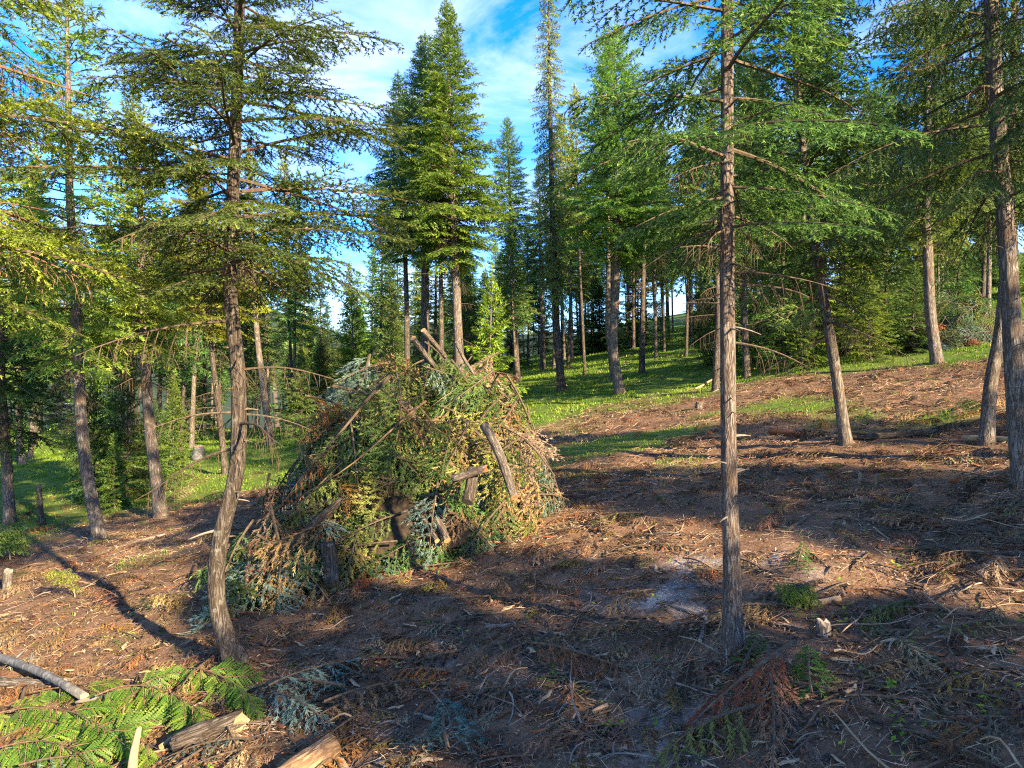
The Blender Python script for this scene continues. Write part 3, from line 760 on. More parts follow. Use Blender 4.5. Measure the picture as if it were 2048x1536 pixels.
# the shaggy columnar tree
tree_from_pixels('spruce_tree', [(1124, 783), (1112, 650), (1104, 400), (1099, 150), (1096, -25)], 17,
    'narrow shaggy column tree with brown dying needles, beside the bright green fir', 0.95, 620, 330, 'fir_olive', 'bark_dark', seed=401, sides=9, ds=0.5, el_lo=-35, el_hi=5, power=0.35, low=0.9,
    style='brush', top_style='brush', dead=60, dead_rng=(760, 420), dead_L=(0.5, 1.1), dead_mat='stick_brown')
print('middle trees', round(time.time() - T0, 1))

# ------------------------------------------------------------------ copies: template trees
def template(H, cbf, hw, n, lod, r0, needle, bark, seed, **kw):
    V, T, fn, rad = make_trunk(np.array([[0, 0, 0], [0.1, 0.03, H * 0.4], [0.0, 0.05, H]]), r0, H * 1.02, 7 if lod == 1 else 5, seed, ds=H / 12)
    a = Acc(); a.add(V, T, 0, 0.5)
    c = make_crown(fn, rad, H, H * cbf, hw, n, seed, lod, **kw)
    dl = None
    if cbf > 0.3:
        dl = dead_limbs(Acc(), fn, rad, H * cbf * 0.55, H * (cbf + 0.12), 9, (0.6, 1.5), seed + 2, fine=False)
        c_arr = dl.arrays(); c.add(c_arr[0], c_arr[1], 0, 0.5)
    return dict(H=H, hw=hw, trunk=a.mesh('trunk', [bark], (0,)), crown=c.mesh('crown', ['twig', needle]))
TP = {
 'tall_a': template(15, 0.38, 2.1, 125, 2, 0.13, 'fir', 'bark', 601),
 'tall_b': template(15, 0.5, 1.9, 105, 2, 0.12, 'fir_gold', 'bark_dark', 602),
 'tall_c': template(15, 0.3, 2.3, 140, 2, 0.13, 'fir_dark', 'bark_dark', 603),
 'tall_d': template(15, 0.42, 1.9, 115, 2, 0.12, 'fir_bright', 'bark', 604),
 'young_a': template(4.0, 0.04, 1.25, 90, 1, 0.05, 'fir_bright', 'bark', 611, el_lo=-8, low=0.9, power=0.75),
 'young_v': template(4.0, 0.04, 1.2, 80, 1, 0.05, 'fir_vivid', 'bark', 615, el_lo=-8, low=0.9, power=0.75),
 'young_b': template(4.0, 0.03, 1.4, 100, 1, 0.05, 'fir_dark', 'bark_dark', 612, el_lo=-10, low=0.9, power=0.7),
 'young_c': template(4.0, 0.05, 1.1, 80, 1, 0.05, 'fir', 'bark_dark', 613, el_lo=-6, low=0.9, power=0.8),
}
def place_tree(tp, base, H, hw, label, group, seed, name='fir_tree', lean=(0, 0)):
    t = TP[tp]
    rs = np.random.default_rng(seed)
    root = thing(name, base, label, 'tree', group, (lean[1], lean[0], rs.uniform(0, 6.28)))
    root.scale = (hw / t['hw'], hw / t['hw'], H / t['H'])
    obj('trunk', t['trunk'], root); obj('crown', t['crown'], root)
    return root
YOUNG = [  # base px, top row, half width px, template, label
 ((188, 1008), 770, 60, 'young_b', 'dark young fir at the left end of the thicket below the pale-trunked fir'),
 ((252, 1004), 700, 62, 'young_b', 'tallest dark young fir in the left thicket'),
 ((303, 990), 790, 48, 'young_c', 'young fir of the left thicket, half behind the pointed fir trunk'),
 ((350, 968), 760, 45, 'young_a', 'light green young fir right of the pointed fir trunk'),
 ((230, 1020), 880, 40, 'young_a', 'small bright young fir in front of the left thicket'),
 ((985, 832), 555, 66, 'young_v', 'bright green young spruce glowing just behind the brush pile peak'),
 ((702, 850), 585, 66, 'young_v', 'vivid yellow-green young fir behind the left shoulder of the brush pile'),
 ((640, 850), 690, 50, 'young_b', 'dark young fir behind the left end of the brush pile'),
 ((790, 840), 615, 50, 'young_c', 'grey-green young fir behind the log ends of the brush pile'),
 ((1082, 706), 600, 42, 'young_b', 'dark round young fir left of the column tree foot'),
 ((1163, 706), 585, 40, 'young_b', 'dark young fir just right of the column tree foot'),
 ((1200, 704), 575, 40, 'young_b', 'dark young fir behind the twin trunks'),
 ((1262, 695), 580, 38, 'young_c', 'young fir right behind the twin trunks'),
 ((1518, 738), 480, 62, 'young_c', 'young fir at the left end of the right thicket'),
 ((1568, 728), 410, 92, 'young_c', 'broadest young fir of the right thicket'),
 ((1632, 716), 440, 72, 'young_b', 'dark young fir of the right thicket, behind the left-leaning fir'),
 ((1698, 706), 480, 84, 'young_v', 'sunlit bright young fir right of the left-leaning fir'),
 ((1775, 692), 450, 80, 'young_c', 'young fir at the right end of the right thicket'),
 ((1735, 680), 500, 55, 'young_c', 'young fir behind the sunlit bright one'),
 ((1912, 680), 430, 60, 'young_c', 'young fir behind the far brush heap'),
 ((1605, 742), 585, 56, 'young_a', 'low bright young fir in front of the right thicket'),
 ((1742, 722), 560, 58, 'young_a', 'low sunlit young fir between the left-leaning fir and the bent-footed fir'),
 ((1830, 705), 540, 50, 'young_c', 'young fir close left of the bent-footed fir'),
 ((1420, 735), 560, 40, 'young_c', 'small young fir left of the slender reddish fir'),
]
for k, ((bx, by), ty, hwp, tp, lab) in enumerate(YOUNG):
    b = pxg(bx, by)
    place_tree(tp, b, (by - ty) / FPX * b.y, hwp / FPX * b.y, lab, 'young firs', 700 + k, 'young_fir')
def names_in_order(items):
    """items: list of (object, text key, x in the picture); gives every one a label of its own"""
    ORD = ['leftmost', 'second', 'third', 'fourth', 'fifth', 'sixth', 'seventh', 'eighth', 'ninth', 'tenth', 'eleventh', 'twelfth', 'thirteenth', 'fourteenth', 'fifteenth', 'sixteenth', 'seventeenth', 'eighteenth', 'nineteenth', 'twentieth', 'twenty-first', 'twenty-second']
    by = {}
    for it in items: by.setdefault(it[1], []).append(it)
    for key, lst in by.items():
        lst.sort(key=lambda q: q[2])
        for i, (o, (head, tail), x_) in enumerate(lst):
            if len(lst) == 1: o['label'] = head + ' ' + tail
            elif len(lst) == 2: o['label'] = ['left of two ', 'right of two '][i] + head + 's ' + tail
            elif i == 0: o['label'] = 'leftmost ' + head + ' ' + tail
            elif i == len(lst) - 1: o['label'] = 'rightmost ' + head + ' ' + tail
            else: o['label'] = ORD[min(i, 21)] + ' ' + head + ' from left ' + tail
LMK = [(-200, 'at the left edge'), (150, 'left of the pointed fir'), (300, 'left of the S-curved trunk'), (470, 'right of the S-curved trunk'),
       (570, 'above the brush pile'), (700, 'left of the tall central spruces'), (810, 'behind the tall central spruces'), (935, 'right of the tallest spruce'), (1035, 'behind the shaggy column tree'),
       (1140, 'left of the broad bright fir'), (1240, 'right of the broad bright fir'), (1350, 'left of the reddish fir'), (1465, 'right of the reddish fir'), (1560, 'left of the left-leaning fir'),
       (1660, 'right of the left-leaning fir'), (1760, 'left of the bent-footed fir'), (1860, 'right of the bent-footed fir'), (1960, 'by the right-edge trunk')]
def near_what(ppx):
    return [t for q, t in LMK if ppx >= q][-1]
# the wood further back
rs = np.random.default_rng(77)
ZL = {0: 'slim conifer in the far wood on the left', 1: 'slim conifer in the far wood behind the brush pile', 2: 'tall conifer in the wood up the right-hand slope'}
pts = []
tries = 0
while len(pts) < 280 and tries < 20000:
    tries += 1
    ppx = rs.uniform(-140, 2180); d = 30 + 75 * rs.random() ** 0.9
    x = (ppx - 1024) / FPX * d
    if ppx < 330 and d > 62: continue
    if any((x - a) ** 2 + (d - b) ** 2 < (1.8 + d * 0.010) ** 2 for a, b, _ in pts): continue
    if d < 36 and 600 < ppx < 1330: continue
    z = float(ground(x, d))
    H = rs.uniform(11, 17)
    # keep the open sky in the middle open
    if 630 < ppx < 1090: row = 430 + rs.uniform(-20, 90)
    elif 320 < ppx <= 630: row = 330 + rs.uniform(-30, 120)
    elif 1090 <= ppx < 1330: row = 220 + rs.uniform(-60, 120)
    elif ppx <= 320: row = 330 + rs.uniform(-60, 150)
    else: row = 40 + rs.uniform(-80, 160)
    Hm = CAMZ + (768 - row) / FPX * d - z
    H = min(H, Hm)
    if H < 5: continue
    pts.append((x, d, (ppx, z, H)))
wnames = []
NW = lambda q: near_what(q)
for k, (x, d, (ppx, z, H)) in enumerate(pts):
    zone = 0 if ppx < 600 else (1 if ppx < 1130 else 2)
    tp = ['tall_a', 'tall_b', 'tall_c', 'tall_d'][int(rs.choice(4, p=[[.2, .35, .3, .15], [.3, .15, .35, .2], [.35, .15, .25, .25]][zone]))]
    o = place_tree(tp, (x, d, z), H, rs.uniform(1.5, 2.3) * (0.6 + 0.4 * H / 15), '', 'conifers of the far wood', 900 + k, 'conifer', (rs.normal(0, 0.03), rs.normal(0, 0.03)))
    wnames.append((o, ('%s%s conifer' % ('distant ' if d > 62 else '', dict(tall_a='mid-green', tall_b='yellow-green', tall_c='dark', tall_d='bright green')[tp]), 'in far wood ' + NW(ppx)), ppx))
# young growth under the far wood
und = []
tries = 0
while len(und) < 70 and tries < 5000:
    tries += 1
    ppx = rs.uniform(-80, 2130); d = rs.uniform(28, 62); x = (ppx - 1024) / FPX * d
    if 980 < ppx < 1420 and d < 44: continue
    if ppx < 600 and (d < 36 or rs.random() < 0.6): continue
    if any((x - a) ** 2 + (d - b) ** 2 < 2.0 for a, b, *_ in und): continue
    und.append((x, d, ppx, rs.uniform(2.5, 7.0), str(rs.choice(['young_a', 'young_b', 'young_c']))))
ynames = []
for k, (x, d, ppx, H, tp) in enumerate(und):
    o = place_tree(tp, (x, d, float(ground(x, d)) - 0.1), H, H * rs.uniform(0.24, 0.34), '', 'young firs under the far wood', 1500 + k, 'young_fir')
    ynames.append((o, (dict(young_a='bright fir sapling', young_b='dark fir sapling', young_c='green fir sapling')[tp], 'in far wood ' + near_what(ppx)), ppx))
names_in_order(ynames); names_in_order(wnames)
# the wood goes on behind and to the right of the camera (it shades the slash)
BEH = [(4.5, -9.5, 12.5), (9.5, -14, 13), (9.5, -3.5, 9.0), (13.5, 0.5, 9.5), (12, -8, 10), (16.5, -4, 9.5), (19.5, 0.5, 10), (17, -11, 11), (22, -7, 11), (13.2, -4.6, 8.5)]
for k, (x, y, H) in enumerate(BEH):
    place_tree('tall_c', (x, y, float(ground(x, y))), H, 2.3, 'tall conifer of the wood uphill beyond the right edge of view', 'conifers beside the clearing', 1200 + k, 'conifer')
print('wood', round(time.time() - T0, 1), len(pts))

# ------------------------------------------------------------------ grass (stuff)
def build_grass():
    rs = np.random.default_rng(5)
    V_all, T_all, tn = [], [], []
    N = 370000
    d = 9 + 62 * rs.random(N) ** 1.35
    a = rs.uniform(-0.78, 0.78, N)
    x = a * d; y = d
    g = grass_amount(x, y)
    thin = fbm(x * 0.9, y * 0.9, 88)
    keep = rs.random(N) < g * np.clip((thin - 0.22) * 3.2, 0.08, 1)
    stray = (rs.random(N) < 0.018)
    keep |= stray
    x, y, d = x[keep], y[keep], d[keep]
    n = len(x); z = ground(x, y)
    h = rs.uniform(0.04, 0.12, n) * (0.6 + 0.012 * d) * (0.5 + thin[keep])
    az = rs.uniform(0, 6.28, n); w = 0.004 + 0.0007 * d
    lean = rs.uniform(0.1, 0.9, n)
    P = np.stack([x, y, z - 0.02], 1)
    A = np.stack([np.cos(az), np.sin(az), np.zeros(n)], 1); B = np.stack([-np.sin(az), np.cos(az), np.zeros(n)], 1)
    V = np.stack([P - A * w[:, None], P + A * w[:, None], P + B * (lean * h)[:, None] + np.array([0, 0, 1]) * h[:, None]], 1)
    t = np.clip(0.32 + 0.75 * (fbm(x * 0.5, y * 0.5, 99) - 0.2) + rs.normal(0, 0.13, n), 0, 0.96)
    t[rs.random(n) < 0.04] = 1.0
    T = np.arange(n * 3).reshape(n, 3)
    o = obj('grass', mesh_np('grass', V.reshape(-1, 3), T, np.zeros(n, np.int32), t, ['grass']))
    tag(o, 'short bright grass and low herbs covering the slope behind the slash', 'grass', kind='stuff')
    print('grass blades', n)
build_grass()

# ------------------------------------------------------------------ wood pieces: logs, sticks, stumps
def solid_piece(P, R, k, rs, rough=0.12, ends=True, jag=(0, 0)):
    """closed round piece of wood along local Z; slot 0 bark, slot 1 end wood"""
    n = len(P)
    wob = 1 + rough * rs.normal(0, 0.5, (n, k)) + rough * np.cos(np.arange(k) * 2 * np.pi / k * 2 + rs.uniform(0, 6))[None, :] * 0.5
    V, T = tube(P, R, k, wob=wob)
    if jag[0]: V[:k, 2] -= rs.uniform(0, jag[0], k)
    if jag[1]: V[-k:, 2] += rs.uniform(0, jag[1], k)
    Mi = np.zeros(len(T), np.int32)
    if ends:
        V, t = cap_ring(V, T, 0, k, True); T = np.vstack([T, t]); Mi = np.concatenate([Mi, np.ones(len(t), np.int32)])
        V, t = cap_ring(V, T, (n - 1) * k, k); T = np.vstack([T, t]); Mi = np.concatenate([Mi, np.ones(len(t), np.int32)])
    return V, T, Mi

def wood_piece(name, p0, p1, r, label, cat, bark='bark', end='wood_cut', seed=0, bend=0.03, taper=0.85, k=9, group=None, rough=0.08, jag=(0, 0), stubs=0, seg=7, parent=None):
    rs = np.random.default_rng(seed)
    p0 = Vector(p0); p1 = Vector(p1); L = (p1 - p0).length
    s = np.linspace(0, 1, seg)
    P = np.stack([bend * L * np.sin(s * 3.1 + rs.uniform(-0.4, 0.4)) , bend * 0.6 * L * np.sin(s * 5 + rs.uniform(0, 6)), s * L], 1); P -= P[0]
    V, T, Mi = solid_piece(P, r * np.linspace(1, taper, seg), k, rs, rough, True, jag)
    q = (p1 - p0).to_track_quat('Z', 'Y')
    bark_sel = Mi == 0
    me = mesh_np(name, V, T, Mi, None, [bark, end], (0,))
    if parent is None and group is None and r < 0.02:
        pass
    o = obj(name, me, parent, p0)
    o.rotation_mode = 'QUATERNION'; o.rotation_quaternion = q
    if parent is None: tag(o, label, cat, group)
    for i in range(stubs):
        h = rs.uniform(0.2, 0.85); a = rs.uniform(0, 6.28); b = P[int(h * (seg - 1))]
        ln = rs.uniform(1.2, 3.5) * r
        d = np.array([math.cos(a), math.sin(a), 0.5])
        Ps = b + d[None, :] * np.linspace(r * 0.6, r + ln, 3)[:, None]
        v, t, mi = solid_piece(Ps, np.array([r * 0.28, r * 0.22, r * 0.12]), 5, rs)
        obj('branch_stub', mesh_np('branch_stub', v, t, mi, None, [bark, end], (0,)), o)
    return o

def log_px(name, a, b, da, db, dia_px, label, cat='log', **kw):
    p0, p1 = px(*a, da), px(*b, db)
    return wood_piece(name, p0, p1, dia_px / FPX * (da + db) / 4, label, cat, **kw)

def ground_log(name, a, b, dia_px, label, cat='log', lift=0.6, **kw):
    p0, p1 = pxg(*a), pxg(*b)
    r = dia_px / FPX * (p0.y + p1.y) / 4
    p0.z += r * lift; p1.z += r * lift
    return wood_piece(name, p0, p1, r, label, cat, **kw)

def stick_px(a, b, da, db, dia_px, label, mat='twig', **kw):
    return log_px('branch', a, b, da, db, dia_px, label, 'branch', bark=mat, end='wood_pale', k=6, rough=0.05, taper=0.4, seg=9, **kw)

# ------------------------------------------------------------------ brush pile
HC = np.array([-1.85, 13.2])
def heap_h(x, y, c=HC, rx=2.75, ry=2.85, h=2.75):
    u = np.hypot((x - c[0]) / rx, (y - c[1]) / ry)
    t = np.clip(1 - u ** np.where(x < c[0], 2.7, 2.2), 0, 1) * (0.56 + 0.92 * fbm(x * 1.0 + 3, y * 1.0, 71))
    z = h * t * (1 + 0.06 * (x - c[0]) / rx)
    if h > 2:       # the toe that spills down towards the camera on the left
        z = np.maximum(z, 1.0 * np.clip(1 - np.hypot((x + 3.25) / 1.25, (y - 10.9) / 1.15) ** 2, 0, 1) ** 0.8)
    return z
def heap_z(x, y, **k):
    return ground(x, y) + heap_h(x, y, **k)

BT = {}
for L in (0.7, 1.1, 1.6):
    for v in range(3):
        V, T, Mi, tn = branch_tpl(0, L, v, 'heap')
        BT[(L, v)] = mesh_np('bough', V, T, Mi, tn, ['twig', 'fir'])
        V, T, Mi, tn = branch_tpl(0, L, v, 'droop')
        BT[(L, v + 3)] = mesh_np('bough', V, T, Mi, tn, ['twig', 'fir'])

def bough(mesh_key, mat, mtx, parent=None, name='bough', wood='twig'):
    o = obj(name, BT[mesh_key], parent)
    for i, m in enumerate((wood, mat)):
        o.material_slots[i].link = 'OBJECT'; o.material_slots[i].material = M[m]
    o.matrix_local = mtx
    return o

def frame(p, d, nrm, s=1.0, roll=0.0):
    x = Vector(d).normalized(); z = Vector(nrm); z = (z - x * z.dot(x)).normalized(); y = z.cross(x)
    R = Matrix((x, y, z)).transposed() @ Matrix.Rotation(roll, 3, 'X')
    return Matrix.Translation(p) @ R.to_4x4() @ Matrix.Scale(s, 4)

def build_heap(label, c, rx, ry, h, N, seed, sides_only=False):
    rs = np.random.default_rng(seed)
    kw = dict(c=np.array(c), rx=rx, ry=ry, h=h)
    gz0 = float(ground(c[0], c[1]))
    root = thing('brush_pile', (c[0], c[1], gz0), label, 'brush pile')
    inv = Matrix.Translation((-c[0], -c[1], -gz0))
    # tangled woody heart of the heap
    n = 46
    a = np.linspace(0, 2 * np.pi, n, endpoint=False); rr = np.linspace(0.02, 0.93, 16)
    A, Rr = np.meshgrid(a, rr)
    X = c[0] + rx * Rr * np.cos(A); Y = c[1] + ry * Rr * np.sin(A)
    Z = ground(X, Y) + heap_h(X, Y, **kw) * 0.76 - 0.15 + 0.7 * (fbm(X * 1.7, Y * 1.7, 61) - 0.5) * (1 - Rr ** 4)
    V = np.stack([X - c[0], Y - c[1], Z - gz0], -1).reshape(-1, 3)
    i = np.arange(15)[:, None] * n; j = np.arange(n)[None, :]; j2 = (j + 1) % n
    T = np.concatenate([np.stack([(i + j).ravel(), (i + j2).ravel(), (i + n + j2).ravel()], 1), np.stack([(i + j).ravel(), (i + n + j2).ravel(), (i + n + j).ravel()], 1)])[:, ::-1]
    o = obj('packed_debris', mesh_np('packed_debris', V, T, np.zeros(len(T), np.int32), None, ['heart'], (0,)), root)
    # twigs bristling from the heart
    ac = Acc()
    tw = []
    for k in range(220 if h > 2 else 120):
        a_ = rs.uniform(0, 6.28); r_ = rs.random() ** 0.5 * 0.98
        x = c[0] + rx * r_ * math.cos(a_); y = c[1] + ry * r_ * math.sin(a_)
        if y > c[1] + ry * 0.4: continue
        z = float(heap_z(x, y, **kw)) - 0.1
        d = np.array([rs.normal(0, 1), rs.normal(-0.3, 0.8), rs.normal(0.1, 0.6)]); d /= np.linalg.norm(d)
        ln = rs.uniform(0.25, 0.9)
        tw.append((np.array([x - c[0], y - c[1], z - gz0]) - d * ln * 0.4, d, ln, 0.1, 1))
    V, T = strips(tw, rs, 0.005); ac.add(V, T, 0, rs.choice([0.15, 0.3, 0.5, 0.7, 0.85], len(T)))
    t_ = obj('twigs', ac.mesh('twigs', ['litter']), root); t_['kind'] = 'stuff'
    mats = ['fir_dark', 'fir', 'fir_olive', 'fir_blue', 'fir_tan', 'fir_brown', 'fir_orange']
    k = 0
    while k < N:
        a_ = rs.uniform(0, 6.28); r_ = rs.random() ** 0.5 * 1.02
        x = c[0] + rx * r_ * math.cos(a_); y = c[1] + ry * r_ * math.sin(a_)
        if h > 2 and k % 8 == 0: x = -3.25 + rs.uniform(-0.95, 0.9); y = 10.9 + rs.uniform(-0.95, 0.7)
        if y > c[1] + ry * 0.35 or (y > c[1] - ry * 0.05 and rs.random() < 0.55): continue
        e = 0.06
        z = float(heap_z(x, y, **kw))
        gx = (float(heap_z(x + e, y, **kw)) - float(heap_z(x - e, y, **kw))) / (2 * e)
        gy = (float(heap_z(x, y + e, **kw)) - float(heap_z(x, y - e, **kw))) / (2 * e)
        nrm = Vector((-gx, -gy, 1)).normalized()
        dh = Vector((-gx, -gy, 0)); dh = dh.normalized() if dh.length > 0.05 else Vector((rs.normal(), rs.normal(), 0)).normalized()
        ang = rs.normal(0, 0.75)
        dh = Matrix.Rotation(ang, 3, 'Z') @ dh
        d = (dh - nrm * dh.dot(nrm)).normalized() + nrm * rs.uniform(-0.05, 0.75) + Vector((0, 0, -0.22))
        u = (x - c[0]) / rx; v = (z - gz0) / h
        if v < 0.38: w = [.20, .14, .12, .28, .06, .17, .03]
        elif u < -0.35: w = [.36, .20, .08, .12, .03, .17, .04]
        elif u < 0.35: w = [.24, .28, .26, .06, .05, .10, .01]
        else: w = [.20, .18, .30, .04, .13, .14, .01]
        w = np.array(w) / sum(w)
        m = mats[int(rs.choice(7, p=w))]
        L = [0.7, 1.1, 1.6][int(rs.choice(3, p=[.2, .5, .3]))]
        sc = rs.uniform(0.95, 1.6) * (1.0 if h > 2 else 0.8)
        p = Vector((x, y, z)) - d * L * sc * 0.40 + nrm * rs.uniform(-0.10, 0.16)
        key = (L, int(rs.integers(0, 3)) + (3 if rs.random() < 0.6 else 0))
        o = bough(key, m, inv @ frame(p, d, nrm, sc, rs.normal(0, 0.3)), root)
        if m == 'fir_orange': o['label'] = 'dead orange bough'
        k += 1
    return root

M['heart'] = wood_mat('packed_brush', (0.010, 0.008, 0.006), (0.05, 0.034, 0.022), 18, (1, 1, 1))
pile = build_heap('big brush pile of cut conifer boughs, green, silver and brown, with log ends sticking out', HC, 2.75, 2.85, 2.75, 298, 3)
far_pos = pxg(1942, 692)
build_heap('smaller brush heap of brown and green boughs uphill by the right edge', (far_pos.x + 0.2, far_pos.y + 1.3), 1.7, 1.4, 1.75, 60, 8)

# logs and long branches in the pile
LOGS = [
 ((826, 676), (868, 735), 11.9, 12.4, 12, 'thin log with a pale orange cut end pointing up-left from the pile top', dict(bark='bark')),
 ((846, 660), (890, 716), 12.6, 13.0, 11, 'brown log end rising behind the orange-ended one at the pile top', dict(bark='bark_red')),
 ((913, 684), (948, 750), 12.3, 12.4, 8, 'short pale stub leaning on the right of the pile top', dict(bark='bark')),
 ((968, 850), (1032, 992), 10.9, 10.15, 20, 'barked pole lying down the right face of the pile', dict(bark='bark', taper=0.9)),
 ((946, 938), (933, 1004), 10.2, 9.9, 24, 'short grey cut log standing low in the front of the pile', dict(bark='bark_dark', taper=1.0)),
 ((906, 957), (966, 940), 10.05, 9.95, 18, 'torn red-brown log piece crossing the short grey log', dict(bark='bark_red', end='wood_red', jag=(0.05, 0.08))),
 ((838, 1030), (876, 1080), 10.5, 10.1, 13, 'small dark log with a round orange end at the foot of the pile', dict(bark='bark_dark')),
 ((866, 1032), (895, 1082), 10.5, 10.1, 17, 'small reddish log beside the round orange end at the pile foot', dict(bark='bark_red')),
 ((560, 1110), (690, 1000), 9.9, 10.4, 20, 'peeled log slanting through the lower left of the pile', dict(bark='bark_dark', taper=0.8)),
 ((655, 1085), (662, 1172), 9.9, 9.7, 30, 'thick dark stub at the lower left pile corner', dict(bark='bark_dark', taper=1.0)),
]
for k, (a, b, da, db, dpx, lab, ex) in enumerate(LOGS):
    sh = 0.12 if k < 3 else 0.34
    log_px('log', a, b, da + sh, db + sh, dpx, lab, seed=40 + k, **ex)
STK = [
 ((780, 752), (650, 892), 11.2, 10.5, 9, 'dark straight pole slanting down the upper left face of the pile', 'twig'),
 ((852, 802), (600, 985), 11.0, 10.1, 5, 'long thin grey-brown stick slanting across the whole pile face', 'stick_brown'),
 ((445, 1058), (376, 1080), 9.6, 9.5, 7, 'bare stick poking out left of the S-curved trunk', 'twig_grey'),
 ((1050, 880), (1110, 950), 10.6, 10.2, 6, 'dark bare branch reaching out of the right side of the pile', 'twig'),
]
for k, (a, b, da, db, dpx, lab, mt) in enumerate(STK):
    stick_px(a, b, da, db, dpx, lab, mt, seed=80 + k, bend=0.035)
print('pile', round(time.time() - T0, 1))

# ------------------------------------------------------------------ logs and stumps on the ground
GL = [
 ((1714, 878), (1878, 872), 14, 'dark charred log lying along the slash behind the left-leaning fir foot', dict(bark='bark_dark', end='twig')),
 ((1925, 882), (2060, 888), 14, 'pale barkless log behind the trunks at the right edge', dict(bark='wood_pale', end='wood_pale')),
 ((-60, 1375), (125, 1372), 20, 'brown barked log lying at the left edge above the cedar boughs', dict(bark='bark', end='wood_pale')),
 ((215, 1105), (330, 1070), 6, 'long grey pole lying across the bare slope left of the S-curved trunk', dict(bark='twig_grey', end='wood_pale', k=6)),
 ((1545, 1055), (1720, 1105), 9, 'long brown broken branch lying on the dark ground at right', dict(bark='stick_brown', end='wood_pale', k=6)),
 ((1575, 1065), (1640, 1018), 9, 'brown branch crossing above the long broken one at right', dict(bark='stick_brown', end='wood_pale', k=6)),
 ((1610, 1215), (1680, 1202), 14, 'bark-stripped chunk just below the drooping green sapling', dict(bark='stick_tan', end='wood_pale', k=7)),
 ((1335, 1212), (1412, 1240), 9, 'weathered grey stick left of the slender reddish fir foot', dict(bark='twig_grey', end='wood_pale', k=6)),
 ((1412, 1228), (1400, 1288), 10, 'short upright-leaning grey stick beside the slender reddish fir foot', dict(bark='twig_grey', end='wood_pale', k=6)),
 ((970, 1258), (1028, 1253), 10, 'short grey stick lying alone in the centre foreground', dict(bark='twig_grey', end='wood_pale', k=6)),
 ((1185, 1430), (1215, 1414), 12, 'pale wood chip block in the lower centre', dict(bark='wood_pale', end='wood_pale', k=5)),
 ((1570, 1405), (1715, 1368), 10, 'split tan branch lying over the orange boughs at lower right', dict(bark='stick_tan', end='wood_pale', k=6)),
 ((1900, 965), (2048, 950), 9, 'red-brown rotten log at the foot of the right-edge trunk', dict(bark='wood_red', end='wood_red', k=7)),
 ((830, 1432), (890, 1452), 10, 'dark weathered stick beside the pale fir bough at bottom centre', dict(bark='twig_grey', end='twig', k=6)),
 ((1390, 780), (1440, 757), 5, 'thin pale stick leaning at the grass edge', dict(bark='stick_tan', end='wood_pale', k=5)),
 ((1540, 868), (1600, 876), 16, 'crumbling rusty rotten wood left of the left-leaning fir foot', dict(bark='wood_red', end='wood_red', k=7)),
]
for k, (a, b, dpx, lab, ex) in enumerate(GL):
    ground_log('fallen_log' if dpx > 11 else 'fallen_branch', a, b, dpx, lab, 'log' if dpx > 11 else 'branch', seed=140 + k, bend=0.02, **ex)
# foreground logs, lying on the slash heap by the camera
def near_log(name, a, b, da, db, dpx, lab, **ex):
    # da, db: height of each end above the litter
    p0, p1 = pxg(*a), pxg(*b)
    r = dpx / FPX * (p0.y + p1.y) / 4
    p0 = px(*a, p0.y - 2.0 * da); p1 = px(*b, p1.y - 2.0 * db)
    p0.z = max(p0.z, float(ground(p0.x, p0.y)) + r * 0.5); p1.z = max(p1.z, float(ground(p1.x, p1.y)) + r * 0.5)
    return wood_piece(name, p0, p1, r, lab, ex.pop('cat', 'log'), **ex)
near_log('fallen_tree', (-40, 1300), (165, 1398), 0.16, 0.10, 18, 'smooth grey fallen stem slanting down at the left edge', bark='bark_grey', end='wood_pale', seed=171, bend=0.01, taper=0.8, stubs=4, k=12)
near_log('log', (355, 1492), (462, 1448), 0.06, 0.12, 44, 'dark broken log with splintered pale end among the foreground boughs', bark='bark_dark', end='wood_pale', seed=172, bend=0.02, taper=0.9, jag=(0.04, 0.16), k=14, rough=0.14)
near_log('log', (520, 1590), (668, 1492), 0.06, 0.10, 54, 'thick tan cut log with an angled cut end at the bottom edge', bark='bark_tan', end='wood_cut', seed=173, bend=0.01, taper=0.95, k=16, rough=0.06)
p = pxg(262, 1560); q_ = px(277, 1462, p.y + 0.05)
wood_piece('splintered_stake', p - Vector((0, 0, 0.1)), q_, 26 / FPX * p.y / 2, 'pale splintered stake standing up between the foreground boughs', 'stake', bark='wood_pale', end='wood_cut', seed=174, bend=0.02, taper=0.45, jag=(0, 0.05), k=8)
near_log('wood_chip', (322, 1494), (346, 1474), 0.08, 0.08, 12, 'small tan wood chip right of the splintered stake', cat='wood chip', bark='wood_pale', end='wood_cut', seed=175, taper=0.5, k=6)
near_log('fallen_branch', (152, 1405), (225, 1388), 0.08, 0.10, 8, 'grey-brown branch stub between the two cedar boughs', cat='branch', bark='twig_grey', end='wood_pale', seed=176, k=7)
near_log('fallen_branch', (42, 1412), (52, 1372), 0.03, 0.10, 8, 'dark short prop stick under the brown log at left', cat='branch', bark='twig', end='wood_pale', seed=177, k=6)
STP = [((395, 918), 24, 26, 'pale old stump in the grass left of the S-curved trunk', 'bark_grey', 'wood_pale'),
       ((14, 1180), 36, 20, 'broken grey post stump at the left edge', 'bark', 'twig_grey'),
       ((1646, 1272), 22, 30, 'low weathered stump with slanted top right of the slender reddish fir', 'bark', 'twig_grey'),
       ((1718, 966), 18, 8, 'small pale cut stub sticking up in the sunlit strip', 'twig_grey', 'wood_pale'),
       ((1752, 972), 22, 11, 'split pale stub right beside the small pale cut stub', 'stick_brown', 'wood_pale'),
       ((1398, 818), 14, 18, 'rusty rotten stump in the bare patch below the grass', 'bark_red', 'wood_red'),
       ((1828, 990), 18, 10, 'tiny brown stub further right in the sunlit strip', 'stick_brown', 'wood_pale')]
